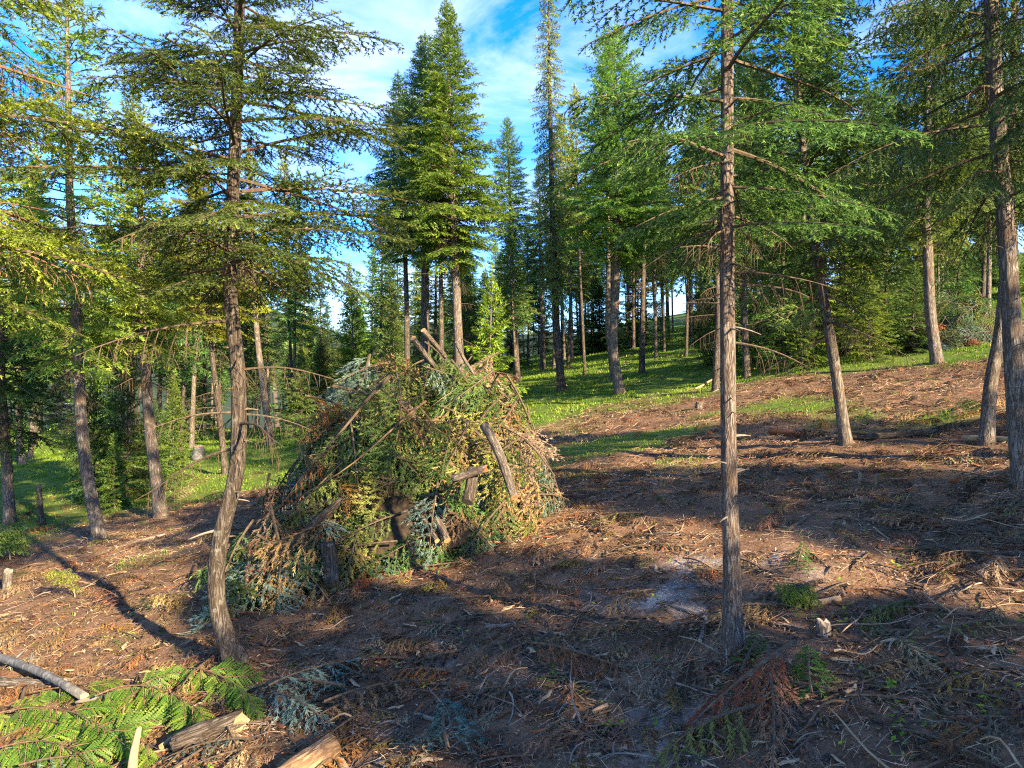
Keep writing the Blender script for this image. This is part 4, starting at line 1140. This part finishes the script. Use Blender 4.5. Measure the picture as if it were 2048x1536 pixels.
for k, ((a, b), hp, wp, lab, bk, en) in enumerate(STP):
    p = pxg(a, b); s = p.y / FPX
    p0 = p - Vector((0, 0, 0.06)); p1 = p + Vector((0.1 * hp * s, 0, hp * s))
    wood_piece('stump', p0, p1, wp * s / 2, lab, 'stump', bark=bk, end=en, seed=190 + k, k=11, taper=0.85, rough=0.12, jag=(0, 0.05 if k < 3 else 0.02))
p = pxg(86, 1050); s = p.y / FPX
wood_piece('charred_post', p, p + Vector((-0.14, 0, 1.0)), 0.085, 'charred leaning snag on the grass at left', 'snag', bark='bark_dark', end='twig', seed=199, taper=0.7, jag=(0, 0.12))

# ------------------------------------------------------------------ boughs lying on the ground
def ground_bough(a, b, L, az, mat, label, lift=0.10, pitch=0.05, sc=1.0, var=0, group=None, name='fir_bough', dp=None):
    p = pxg(a, b) if dp is None else px(a, b, dp)
    e = 0.15
    gx = (float(ground(p.x + e, p.y)) - float(ground(p.x - e, p.y))) / (2 * e); gy = (float(ground(p.x, p.y + e)) - float(ground(p.x, p.y - e))) / (2 * e)
    nrm = Vector((-gx, -gy, 1)).normalized()
    az = math.radians(az)
    dh = Vector((math.cos(az), math.sin(az), 0)); d = (dh - nrm * dh.dot(nrm)).normalized() + nrm * pitch
    pos = p - d * L * sc * 0.5 + nrm * lift
    o = bough((L, var), mat, frame(pos, d, nrm, sc), None, name)
    return tag(o, label, 'bough', group)
GB = [
 (585, 1395, 1.1, 160, 'fir_blue', 'silver-blue fir bough lying below the foot of the S-curved trunk', dict(lift=0.25, sc=1.25)),
 (640, 1375, 0.7, 35, 'fir_blue', 'pale sunlit fir sprig at the right end of the silver-blue bough', dict(lift=0.28, sc=1.4)),
 (610, 1440, 0.7, -40, 'fir_blue', 'drooping silver-green sprig under the silver-blue bough', dict(lift=0.2, sc=1.4)),
 (900, 1475, 1.1, 100, 'fir_blue', 'pale green fir bough standing out at the bottom centre', dict(lift=0.25, sc=1.2)),
 (400, 1512, 1.1, 170, 'fir_blue', 'blue-grey bough right of the splintered stake', dict(lift=0.12)),
 (170, 1530, 1.1, 10, 'fir_blue', 'blue-grey bough left of the splintered stake at the bottom edge', dict(lift=0.12)),
 (470, 1500, 0.7, -60, 'fir_tan', 'dull tan-green sprig under the broken log', dict(lift=0.12)),
 (1470, 1430, 1.1, -150, 'fir_orange', 'large orange-brown dead bough at lower right', dict(lift=0.28, sc=1.45)),
 (1545, 1440, 1.1, -110, 'fir_brown', 'brown dead bough right of the orange one at lower right', dict(lift=0.26, sc=1.35)),
 (1420, 1490, 0.7, 200, 'fir_olive', 'olive sprig at the bottom below the orange bough', dict(lift=0.18, sc=1.4)),
 (1620, 1365, 0.7, 70, 'fir_bright', 'small fresh green sprig above the split tan branch', dict(lift=0.2, sc=1.2)),
 (1530, 1380, 1.1, 150, 'fir', 'dull green bough behind the orange dead bough', dict(lift=0.1)),
 (1390, 1470, 0.7, 120, 'fir_dark', 'dark green sprig left of the orange bough', dict()),
 (1602, 1128, 0.7, 60, 'fir_dark', 'dark blue-green seedling spray above the drooping sapling', dict(lift=0.16, pitch=0.3)),
 (1455, 1325, 0.7, 20, 'fir_brown', 'brown sprig against the foot of the slender reddish fir', dict()),
 (1500, 1320, 0.7, 60, 'fir', 'green sprig right of the slender reddish fir foot', dict(lift=0.14)),
 (1960, 1262, 1.1, 10, 'fir_olive', 'olive bough lying near the right edge of the foreground', dict()),
 (1915, 1385, 0.7, 180, 'fir_orange', 'orange dead sprig at the lower right edge', dict()),
 (1180, 1335, 1.1, -30, 'fir_orange', 'curved rusty dead bough in the centre foreground', dict(lift=0.18, sc=1.1)),
 (1000, 1330, 0.7, -160, 'fir_brown', 'brown dead sprig left of the curved rusty bough', dict()),
 (710, 1190, 1.1, -100, 'fir_orange', 'orange-brown dead spray below the pile foot', dict(lift=0.15)),
 (965, 1085, 0.7, -70, 'fir_tan', 'tan dead spray just right of the pile foot', dict()),
 (1135, 1055, 1.1, 10, 'fir_tan', 'tan dead branch spray further right of the pile foot', dict()),
 (1120, 925, 1.6, -30, 'fir_tan', 'tan dead branches spilling from the right side of the pile', dict(lift=0.2)),
 (1160, 955, 1.1, -20, 'fir_olive', 'olive spray on the tan branches right of the pile', dict(lift=0.22)),
 (1185, 880, 1.1, 15, 'fir_tan', 'sunlit straw-coloured spray behind the right side of the pile', dict(lift=0.2)),
 (345, 1000, 1.6, 60, 'fir_tan', 'dead tan bush at the foot of the pointed fir', dict(lift=0.25, pitch=0.5)),
 (70, 1068, 1.6, 20, 'fir_orange', 'rusty dead brush at the left edge beyond the slope', dict(lift=0.2, pitch=0.2)),
 (430, 1000, 1.6, 160, 'fir_dark', 'dark green bough lying behind the S-curved trunk', dict(lift=0.2, pitch=0.1)),
 (530, 1185, 1.1, -120, 'fir_olive', 'moss-green drooping sprays at the lower left pile corner', dict(lift=0.2)),
 (1955, 925, 1.1, -40, 'fir_tan', 'dry straw-coloured bough below the pale barkless log', dict(lift=0.12)),
 (1960, 820, 1.1, 100, 'fir_bright', 'green sprig between the two right-edge trunks', dict(lift=0.2, pitch=0.4)),
 (1735, 842, 0.7, 60, 'fir_bright', 'bright green seedling right of the left-leaning fir foot', dict(lift=0.1, pitch=0.5)),
 (700, 1420, 0.7, 40, 'fir_brown', 'tangled brown dead sprig right of the pale sunlit fir sprig', dict()),
 (780, 1400, 1.1, 20, 'fir_brown', 'brown dead bough in the lower left of centre', dict(lift=0.18, sc=1.1)),
 (690, 1515, 0.7, 60, 'fir_orange', 'yellow-orange dead leaves beside the thick tan log', dict()),
]
for k, (a, b, L, az, mt, lab, ex) in enumerate(GB):
    ground_bough(a, b, L, az, mt, lab, var=k % 6, **ex)
def slash_zone(a, b):
    where = 'left of the S-curved trunk' if a < 430 else ('before the brush pile' if a < 1000 else ('left of the reddish fir' if a < 1440 else ('right of the reddish fir' if a < 1760 else 'towards the right edge')))
    row = 'far up' if b < 1040 else ('midway down' if b < 1220 else 'low down')
    return row + ' ' + where
snames = []
rs = np.random.default_rng(314)
k = 0
while k < 260:
    a, b = rs.uniform(-20, 2060), 900 + 640 * rs.random() ** 0.8
    p = pxg(a, b)
    if float(grass_amount(p.x, p.y)) > 0.4 or float(heap_h(p.x, p.y)) > 0.05 or p.y > 24: continue
    mt = str(rs.choice(['fir_brown', 'fir_brown', 'fir_tan', 'fir_orange', 'fir_olive']))
    o = ground_bough(a, b, 0.7, rs.uniform(0, 360), mt, '',
                 lift=rs.uniform(0.0, 0.07), pitch=rs.uniform(-0.05, 0.15), sc=rs.uniform(0.5, 1.35), var=int(rs.integers(0, 6)), group='dead sprigs in the slash', name='dead_sprig')
    snames.append((o, ('small %s dead sprig' % dict(fir_brown='brown', fir_tan='tan', fir_orange='rusty', fir_olive='olive')[mt], slash_zone(a, b)), a))
    k += 1

names_in_order(snames)
# young saplings in the slash
def sapling(a, b, Hpx, mat, label, bend, n=26, L=0.35):
    p = pxg(a, b); H = Hpx * p.y / FPX
    root = thing('sapling', p, label, 'sapling')
    s = np.linspace(0, 1, 8)
    P = np.stack([bend[0] * s ** 2, bend[1] * s ** 2, H * (s - 0.15 * s ** 3)], 1)
    V, T = tube(P, np.linspace(0.014, 0.004, 8), 6); a_ = Acc(); a_.add(V, T, 0, 0.5)
    obj('stem', a_.mesh('stem', ['twig_grey'], (0,)), root)
    rs = np.random.default_rng(int(a)); ac = Acc()
    for i in range(n):
        u = 0.45 + 0.55 * i / n
        q = np.array([np.interp(u, s, P[:, j]) for j in range(3)])
        add_branch(ac, branch_tpl(0, 0.35, i % 3, 'droop'), q, i * 2.4, rs.uniform(-0.4, 0.3), 0, rs.uniform(0.6, 1.0) * L / 0.35, 0.15)
    obj('foliage', ac.mesh('foliage', ['twig', mat]), root)
sapling(1600, 1212, 55, 'fir_bright', 'drooping bright green sapling alone on the dark ground right of the slender reddish fir', (-0.05, -0.05), n=34, L=0.24)
sapling(150, 1195, 70, 'fir_gold', 'small bent sapling with a bare stem on the left slope', (-0.35, 0.0), n=16, L=0.26)
sapling(20, 1120, 75, 'fir', 'small green sapling at the left edge above the grey post stump', (-0.1, 0.0), n=40, L=0.5)

# ------------------------------------------------------------------ cedar boughs at the lower left
def frond_mesh(seed, Lf=0.30):
    rs = np.random.default_rng(seed); ac = Acc()
    V_, T_ = [], []
    s = np.linspace(0, 1, 7); axis = np.stack([s * Lf, 0.04 * Lf * np.sin(s * 3 + seed), -0.16 * Lf * s ** 2], 1)
    V, T = tube(axis, np.linspace(0.0035, 0.0012, 7), 4); ac.add(V, T, 0, 0.5)
    tris = []; tints = []
    def blade(p, d, ln, w, t):
        lat = np.cross(d, np.array([0, 0, 1.0])); lat /= np.linalg.norm(lat) + 1e-9
        tris.extend([p - lat * w * 0.5, p + d * ln * 0.55 - lat * w * 0.6, p + d * ln, p + d * ln * 0.55 + lat * w * 0.6]); tints.append(t)
    npn = 12
    for i in range(npn):
        for side in (-1, 1):
            t = 0.05 + 0.93 * (i + (0.4 if side > 0 else 0)) / npn
            p = np.array([np.interp(t, s, axis[:, k]) for k in range(3)])
            ln = Lf * 0.36 * (math.sin(math.pi * min(t * 0.80 + 0.20, 1)) ** 0.7) * rs.uniform(0.75, 1.15) + 0.014
            a = math.radians(54 - 24 * t + rs.normal(0, 5))
            d = np.array([math.cos(a), side * math.sin(a), -0.22 + rs.normal(0, 0.16)]); d /= np.linalg.norm(d)
            lat = np.cross(np.array([0, 0, 1.0]), d)
            pt = rs.normal(0, .16)
            blade(p, d, ln, 0.0085, np.clip(0.35 + pt, 0, 1))
            m = max(2, int(ln / 0.015))
            for j in range(m):
                q = (j + 0.5) / m
                pp = p + d * ln * q - np.array([0, 0, 0.10 * ln * q * q])
                for sd in (-1, 1):
                    dd = d * 0.84 + lat * sd * 0.52 + np.array([0, 0, rs.normal(-0.1, 0.14)]); dd /= np.linalg.norm(dd)
                    blade(pp, dd, (0.024 * (1 - q * 0.5)) * rs.uniform(0.8, 1.15), 0.0075, np.clip(0.30 + pt + 0.38 * q + rs.normal(0, .07), 0, 1))
    V = np.array(tris); n = len(V) // 4; b = (np.arange(n) * 4)[:, None]
    T = np.concatenate([b + np.array([[0, 1, 2]]), b + np.array([[0, 2, 3]])])
    ac.add(V, T, 1, np.concatenate([np.array(tints), np.array(tints)]))
    return ac.mesh('frond', ['stick_brown', 'cedar'])
FR = [frond_mesh(i) for i in range(4)]
CED = [
 ([(-30, 1432), (50, 1413), (120, 1415), (190, 1440), (250, 1490)], 0.50, 'cedar bough with a long arched stem and yellow-green fronds at the bottom left corner', 10),
 ([(190, 1392), (240, 1370), (300, 1370), (360, 1392), (405, 1425)], 0.45, 'bright green cedar bough with fronds hanging in a row, lower left', 9),
 ([(290, 1368), (350, 1330), (410, 1338), (465, 1362), (505, 1400)], 0.40, 'upper cedar bough reaching to the foot of the S-curved trunk', 9),
 ([(-20, 1500), (40, 1484), (90, 1480), (140, 1495), (190, 1530)], 0.40, 'lowest cedar bough at the very bottom left, shaded under the arched one', 8),
 ([(80, 1440), (160, 1450), (240, 1462), (320, 1500)], 0.30, 'yellowing cedar bough lying flat under the arched stem', 8),
 ([(60, 1385), (130, 1372), (190, 1380), (240, 1410)], 0.30, 'small shaded cedar bough behind the row of hanging fronds', 6),
]
rs = np.random.default_rng(12)
for k, (poly, dp, lab, nf) in enumerate(CED):
    P = np.array([np.array(px(a, b, pxg(a, b).y - dp)) for a, b in poly])
    s = np.linspace(0, 1, len(P)); ss = np.linspace(0, 1, 15)
    Q = np.stack([np.interp(ss, s, P[:, j]) for j in range(3)], 1)
    for _ in range(3): Q[1:-1] = (Q[:-2] + 2 * Q[1:-1] + Q[2:]) / 4
    root = thing('cedar_bough', Q[0], lab, 'bough', 'cut cedar boughs')
    V, T = tube(Q - Q[0], np.linspace(0.010, 0.003, 15), 6); a_ = Acc(); a_.add(V, T, 0, .5)
    obj('stem', a_.mesh('stem', ['stick_brown'], (0,)), root)
    for i in range(int(nf * 1.7)):
        t = 0.10 + 0.9 * (i + rs.uniform(-.3, .3)) / int(nf * 1.7); t = min(t, 1)
        q = np.array([np.interp(t, ss, Q[:, j]) for j in range(3)]) - Q[0]
        tan = Vector(np.array([np.interp(min(t + .05, 1), ss, Q[:, j]) - np.interp(max(t - .05, 0), ss, Q[:, j]) for j in range(3)])).normalized()
        side = -1 if i % 2 == 0 else (1 if rs.random() < 0.35 else -1)
        d = tan * rs.uniform(0.45, 0.8) + Vector((0, -0.55 * (1 if side < 0 else -0.9), -0.62 if side < 0 else 0.02)) + Vector((rs.normal(0, .12), 0, 0))
        if t > 0.93: d = tan + Vector((0, 0, -0.2))
        nrm = Vector((0.15, -0.62, 0.8)) + Vector(rs.normal(0, .18, 3))
        o = obj('frond', FR[int(rs.integers(0, 4))], root)
        o.matrix_local = frame(Vector(q), d, nrm, (rs.uniform(0.85, 1.15)) * (1.0 + 0.35 * math.sin(math.pi * min(t * 0.9, 1))), rs.normal(0, 0.2))
print('boughs', round(time.time() - T0, 1))

# ------------------------------------------------------------------ litter (stuff) and countable sticks
def build_litter():
    rs = np.random.default_rng(21)
    ac = Acc()
    def scatter(N, dmin, dmax, pw):
        d = dmin + (dmax - dmin) * rs.random(N) ** pw
        x, y = rs.uniform(-1, 1, N) * (0.76 * d + 2.2), d
        g = grass_amount(x, y); ash = ash_amount(x, y)
        keep = (rs.random(N) > g * 0.88) & (rs.random(N) > ash * 0.45) & (heap_h(x, y) < 0.3)
        return x[keep], y[keep], d[keep]
    def tints(x, y, n):
        b = fbm(x * 0.6, y * 0.6, 55); r = rs.random(n)
        t = np.clip(0.30 + 2.0 * (b - 0.46) + rs.normal(0, 0.15, n), 0.02, 0.72)
        t[r < 0.10] = rs.uniform(0.62, 0.74, int((r < 0.10).sum())); t[(r > 0.10) & (r < 0.17)] = 0.85; t[(r > 0.17) & (r < 0.19)] = 0.93
        t[(r > 0.19) & (r < 0.21)] = 1.0
        return t
    # chips, bark flakes, needles: flat slivers
    x, y, d = scatter(105000, 2.6, 26, 1.25); n = len(x)
    z = ground(x, y) + rs.uniform(0.0, 0.025, n)
    az = rs.uniform(0, 6.28, n); L = rs.uniform(0.015, 0.06, n) * (0.65 + d * 0.04); w = L * rs.uniform(0.10, 0.35, n)
    A = np.stack([np.cos(az), np.sin(az), rs.normal(0, 0.35, n)], 1) * L[:, None]; B = np.stack([-np.sin(az), np.cos(az), rs.normal(0, 0.5, n)], 1) * w[:, None]
    P = np.stack([x, y, z], 1)
    V = np.stack([P - A * .5 - B * .3, P - A * .2 + B * .5, P + A * .5, P + A * .1 - B * .5], 1).reshape(-1, 3)
    b = (np.arange(n) * 4)[:, None]; T = np.concatenate([b + np.array([[0, 3, 2]]), b + np.array([[0, 2, 1]])])
    t = tints(x, y, n); ac.add(V, T, 0, np.concatenate([t, t]))
    # fine twigs: bent three-sided rods
    x, y, d = scatter(20000, 3.6, 28, 1.2); n = len(x)
    az = rs.uniform(0, 6.28, n); L = rs.uniform(0.05, 0.30, n) * (0.7 + d * 0.03); r = rs.uniform(0.0014, 0.0036, n) * (0.7 + 0.05 * d)
    dirv = np.stack([np.cos(az), np.sin(az), np.zeros(n)], 1)
    lat = np.stack([-np.sin(az), np.cos(az), np.zeros(n)], 1); up = np.array([0, 0, 1.0])
    bend = rs.normal(0, 0.22, n)
    pts = []
    for q in (-0.5, 0.0, 0.5):
        p = np.stack([x, y, np.zeros(n)], 1) + dirv * (L * q)[:, None] + lat * (L * bend * (0.25 - q * q))[:, None]
        p[:, 2] = ground(p[:, 0], p[:, 1]) + rs.uniform(0.003, 0.05, n) + np.abs(rs.normal(0, 0.02, n)) * (q + .5)
        pts.append(p)
    rings = []
    for p, f in zip(pts, (1.0, 0.85, 0.45)):
        for a in (0, 2.09, 4.19):
            rings.append(p + (lat * math.cos(a) + up * math.sin(a)) * (r * f)[:, None])
    V = np.stack(rings, 1).reshape(-1, 3); b = (np.arange(n) * 9)[:, None]; Ts = []
    for s_ in (0, 3):
        for j in range(3):
            j2 = (j + 1) % 3
            Ts += [b + np.array([[s_ + j, s_ + j2, s_ + 3 + j2]]), b + np.array([[s_ + j, s_ + 3 + j2, s_ + 3 + j]])]
    t = tints(x, y, n); ac.add(V, np.concatenate(Ts), 0, np.tile(t, len(Ts)))
    o = obj('slash_litter', ac.mesh('slash_litter', ['litter']))
    tag(o, 'twigs, bark flakes, chips and needles strewn over the bare slash', 'litter', kind='stuff')
    # feathery dead needle fluff
    ac = Acc()
    x, y, d = scatter(1500, 3.8, 24, 1.1)
    V0, T0_, t0 = needles([(np.zeros(3), np.array([1.0, 0, 0]), 0.14, 0.1, 1), (np.array([.03, 0, 0]), np.array([.7, .7, 0]), 0.08, 0.1, 2), (np.array([.05, 0, 0]), np.array([.7, -.7, 0]), 0.08, 0.1, 2)], rs, 0.008, 0.03, 0.006)
    for i in range(len(x)):
        Rm = rot_mat(rs.uniform(0, 6.28), rs.normal(0, 0.25), rs.normal(0, 0.5))
        ac.add((V0 * rs.uniform(0.8, 2.0)) @ Rm.T + np.array([x[i], y[i], float(ground(x[i], y[i])) + 0.02]), T0_, 0, np.clip(t0 * 0.6 + rs.choice([0.1, 0.2, 0.3, 0.35]), 0, 1))
    o = obj('dead_needle_litter', ac.mesh('dead_needle_litter', ['litter_needles']))
    tag(o, 'loose tufts of dead brown needles scattered over the slash', 'litter', kind='stuff')
    # small herbs sprouting
    ac = Acc()
    N = 2600
    x = rs.uniform(-0.78, 0.78, N); d = 4 + 22 * rs.random(N); x = x * d
    pr = fbm(x * 0.5, d * 0.5, 131); keep = (rs.random(N) < np.clip((pr - 0.47) * 3.0 + (x < -2) * 0.15, 0.01, 1)) & (heap_h(x, d) < 0.05)
    x, d = x[keep], d[keep]
    for i in range(len(x)):
        m = int(rs.integers(3, 8)); h = rs.uniform(0.04, 0.16)
        p = np.array([x[i], d[i], float(ground(x[i], d[i]))])
        az = rs.uniform(0, 6.28, m); rr = rs.uniform(0.01, 0.07, m)
        c = p + np.stack([np.cos(az) * rr, np.sin(az) * rr, rs.uniform(0.3, 1, m) * h], 1)
        s_ = rs.uniform(0.012, 0.030, m)[:, None]
        u = np.stack([np.cos(az), np.sin(az), rs.normal(0, .3, m)], 1) * s_; v = np.stack([-np.sin(az), np.cos(az), rs.normal(0, .3, m)], 1) * s_ * 0.6
        V = np.stack([c - u, c + v, c + u, c - v], 1).reshape(-1, 3); b = (np.arange(m) * 4)[:, None]
        t = np.clip(rs.normal(0.5, 0.2, m), 0, 1)
        ac.add(V, np.concatenate([b + np.array([[0, 1, 2]]), b + np.array([[0, 2, 3]])]), 0, np.concatenate([t, t]))
    o = obj('herbs', ac.mesh('herbs', ['leaf']))
    tag(o, 'tiny green herb seedlings sprouting through the slash', 'herbs', kind='stuff')
M['litter_needles'] = tint_mat('dead_needles', [(0.0, (0.03, 0.018, 0.010)), (0.4, (0.13, 0.07, 0.035)), (0.8, (0.27, 0.155, 0.08)), (1.0, (0.36, 0.17, 0.06))], transl=0.2)
build_litter()
# matted slash debris: dead sprays, bare twigs and bark slabs, scattered as instances of a few small pieces
def build_debris():
    rs = np.random.default_rng(404)
    src = bpy.data.collections.new('debris_pieces')
    kinds = {'spray': [], 'bare': [], 'slab': []}
    n_ = 0
    def put(kind, me):
        nonlocal n_
        o = bpy.data.objects.new('piece_%03d' % n_, me); src.objects.link(o); kinds[kind].append(n_); n_ += 1
    for mt in ('fir_brown', 'fir_tan', 'fir_dead_dark', 'fir_orange', 'fir_olive'):
        for L, v in ((0.35, 0), (0.35, 1), (0.7, 2)):
            V, T, Mi, tn = branch_tpl(0, L, v, 'heap')
            put('spray', mesh_np('piece', V, T, Mi, tn, ['twig', mt]))
    for mt in ('twig', 'stick_brown', 'twig_grey'):
        for L, v in ((0.5, 0), (0.5, 1)):
            V, T, Mi, tn = bare_tpl(L, v, True)
            put('bare', mesh_np('piece', V * np.array([1, 1, 0.35]), T, Mi, tn, [mt]))
    for mt in ('stick_brown', 'stick_tan', 'bark_dark', 'wood_red'):
        for v in range(2):
            P = np.stack([np.linspace(-0.09, 0.09, 4), 0.01 * np.sin(np.arange(4) * 2.0 + v), np.zeros(4)], 1)
            V, T, Mi = solid_piece(P, np.array([0.014, 0.02, 0.018, 0.008]), 5, rs, 0.35)
            V = V * np.array([1, 1, 0.45])
            put('slab', mesh_np('piece', V, T, Mi * 0, None, [mt]))
    def spots(N, dmin, dmax, pw):
        d = dmin + (dmax - dmin) * rs.random(N) ** pw; x = rs.uniform(-1, 1, N) * (0.76 * d + 2.2)
        cl = fbm(x * 0.7, d * 0.7, 202)
        keep = (rs.random(N) < np.clip((cl - 0.24) * 2.6, 0.05, 1)) & (rs.random(N) > grass_amount(x, d) * 0.93) & (rs.random(N) > ash_amount(x, d) * 0.75) & (heap_h(x, d) < 0.25)
        return x[keep], d[keep]
    X, Y, I, S, RX = [], [], [], [], []
    for kind, N, pw, sc, p in (('spray', 16000, 1.15, (0.4, 1.3), None), ('bare', 3200, 1.1, (0.35, 0.95), None), ('slab', 9000, 1.15, (0.3, 1.1), None)):
        x, y = spots(N, 2.8, 25, pw)
        X.append(x); Y.append(y); S.append(rs.uniform(*sc, len(x)))
        ids = np.array(kinds[kind])
        if kind == 'spray':
            w = np.repeat([0.44, 0.20, 0.20, 0.10, 0.06], 3) / 3; zone = rs.choice(len(ids), len(x), p=w / w.sum())
            I.append(ids[zone])
        else: I.append(ids[rs.integers(0, len(ids), len(x))])
        RX.append(rs.normal(0, 0.16, (len(x), 2)))
    X = np.concatenate(X); Y = np.concatenate(Y); I = np.concatenate(I); S = np.concatenate(S); RX = np.concatenate(RX)
    Z = ground(X, Y) + rs.uniform(0.0, 0.035, len(X))
    me = bpy.data.meshes.new('slash_debris'); me.vertices.add(len(X)); me.vertices.foreach_set('co', np.stack([X, Y, Z], 1).astype(np.float32).ravel())
    a = me.attributes.new('rot', 'FLOAT_VECTOR', 'POINT'); a.data.foreach_set('vector', np.stack([RX[:, 0], RX[:, 1], rs.uniform(0, 6.28, len(X))], 1).astype(np.float32).ravel())
    a = me.attributes.new('size', 'FLOAT', 'POINT'); a.data.foreach_set('value', S.astype(np.float32))
    a = me.attributes.new('pick', 'INT', 'POINT'); a.data.foreach_set('value', I.astype(np.int32))
    o = obj('slash_debris', me)
    tag(o, 'matted dead sprays, bare twigs and bark slabs covering the bare slash', 'debris', kind='stuff')
    ng = bpy.data.node_groups.new('scatter_debris', 'GeometryNodeTree')
    ng.interface.new_socket('Geometry', in_out='INPUT', socket_type='NodeSocketGeometry'); ng.interface.new_socket('Geometry', in_out='OUTPUT', socket_type='NodeSocketGeometry')
    gi = ng.nodes.new('NodeGroupInput'); go = ng.nodes.new('NodeGroupOutput')
    ci = ng.nodes.new('GeometryNodeCollectionInfo'); ci.inputs['Collection'].default_value = src
    ci.inputs['Separate Children'].default_value = True; ci.inputs['Reset Children'].default_value = True
    ip = ng.nodes.new('GeometryNodeInstanceOnPoints'); ip.inputs['Pick Instance'].default_value = True
    def named(nm, ty):
        q = ng.nodes.new('GeometryNodeInputNamedAttribute'); q.data_type = ty; q.inputs['Name'].default_value = nm; return q.outputs['Attribute']
    e2r = ng.nodes.new('FunctionNodeEulerToRotation')
    ng.links.new(named('rot', 'FLOAT_VECTOR'), e2r.inputs[0]); ng.links.new(e2r.outputs[0], ip.inputs['Rotation'])
    ng.links.new(named('size', 'FLOAT'), ip.inputs['Scale']); ng.links.new(named('pick', 'INT'), ip.inputs['Instance Index'])
    ng.links.new(gi.outputs[0], ip.inputs['Points']); ng.links.new(ci.outputs[0], ip.inputs['Instance']); ng.links.new(ip.outputs[0], go.inputs[0])
    md = o.modifiers.new('scatter', 'NODES'); md.node_group = ng
    print('debris', len(X))
M['fir_dead_dark'] = needle_mat('dead_dark_needles', [(0.0, (0.025, 0.015, 0.010)), (0.45, (0.075, 0.045, 0.028)), (0.8, (0.15, 0.092, 0.056)), (1.0, (0.22, 0.14, 0.09))], transl=0.2)
build_debris()
# sticks large enough to tell apart
rs = np.random.default_rng(63)
SM = []
for kx in range(6):
    r_ = np.random.default_rng(500 + kx); s = np.linspace(0, 1, 7)
    P = np.stack([0.05 * np.sin(s * 4 + kx) * r_.uniform(.3, 1.6), 0.03 * np.sin(s * 6 + 2 * kx), s], 1)
    V, T = tube(P, np.linspace(0.011, 0.005, 7), 6)
    if kx % 2:
        for _ in range(2):
            b = P[int(r_.integers(2, 5))]; dd = np.array([r_.normal(), r_.normal(), 1.0]); dd /= np.linalg.norm(dd)
            v2, t2 = tube(b + dd[None, :] * np.linspace(0, 0.3, 3)[:, None], np.array([.006, .004, .002]), 4)
            T = np.vstack([T, t2 + len(V)]); V = np.vstack([V, v2])
    SM.append((V, T))
SMM = {}; knames = []
cols = {'twig_grey': 'grey', 'stick_brown': 'brown', 'stick_tan': 'tan', 'twig': 'dark'}
k = 0
while k < 120:
    a, b = rs.uniform(0, 2048), 920 + 610 * rs.random() ** 0.85
    p = pxg(a, b)
    if float(grass_amount(p.x, p.y)) > 0.35 or float(heap_h(p.x, p.y)) > 0.02 or p.y > 24: continue
    mt = str(rs.choice(list(cols), p=[.3, .34, .16, .2])); v = int(rs.integers(0, 6))
    if (mt, v) not in SMM: SMM[(mt, v)] = mesh_np('stick', SM[v][0], SM[v][1], np.zeros(len(SM[v][1]), np.int32), None, [mt], (0,))
    L = 0.25 + 0.9 * rs.random() ** 1.6; az = rs.uniform(0, 6.28)
    d = Vector((math.cos(az), math.sin(az), 0)) * L * 0.5
    p0 = p - d; p1 = p + d
    p0.z = float(ground(p0.x, p0.y)) + rs.uniform(0.01, 0.05); p1.z = float(ground(p1.x, p1.y)) + rs.uniform(0.01, 0.11)
    o = obj('stick', SMM[(mt, v)], None, p0)
    o.rotation_mode = 'QUATERNION'; o.rotation_quaternion = (p1 - p0).to_track_quat('Z', 'Y') @ Matrix.Rotation(rs.uniform(0, 6.28), 3, 'Z').to_quaternion()
    w_ = rs.uniform(0.55, 1.15); o.scale = (w_, w_, L)
    tag(o, None, 'stick', 'sticks in the slash'); knames.append((o, ('%s stick' % cols[mt], slash_zone(a, b)), a))
    k += 1
names_in_order(knames)
tot = {}
for o in bpy.data.objects:
    if o.type == 'MESH': tot[o.data.name] = len(o.data.polygons)
print('done', round(time.time() - T0, 1), 'unique tris', sum(tot.values()))
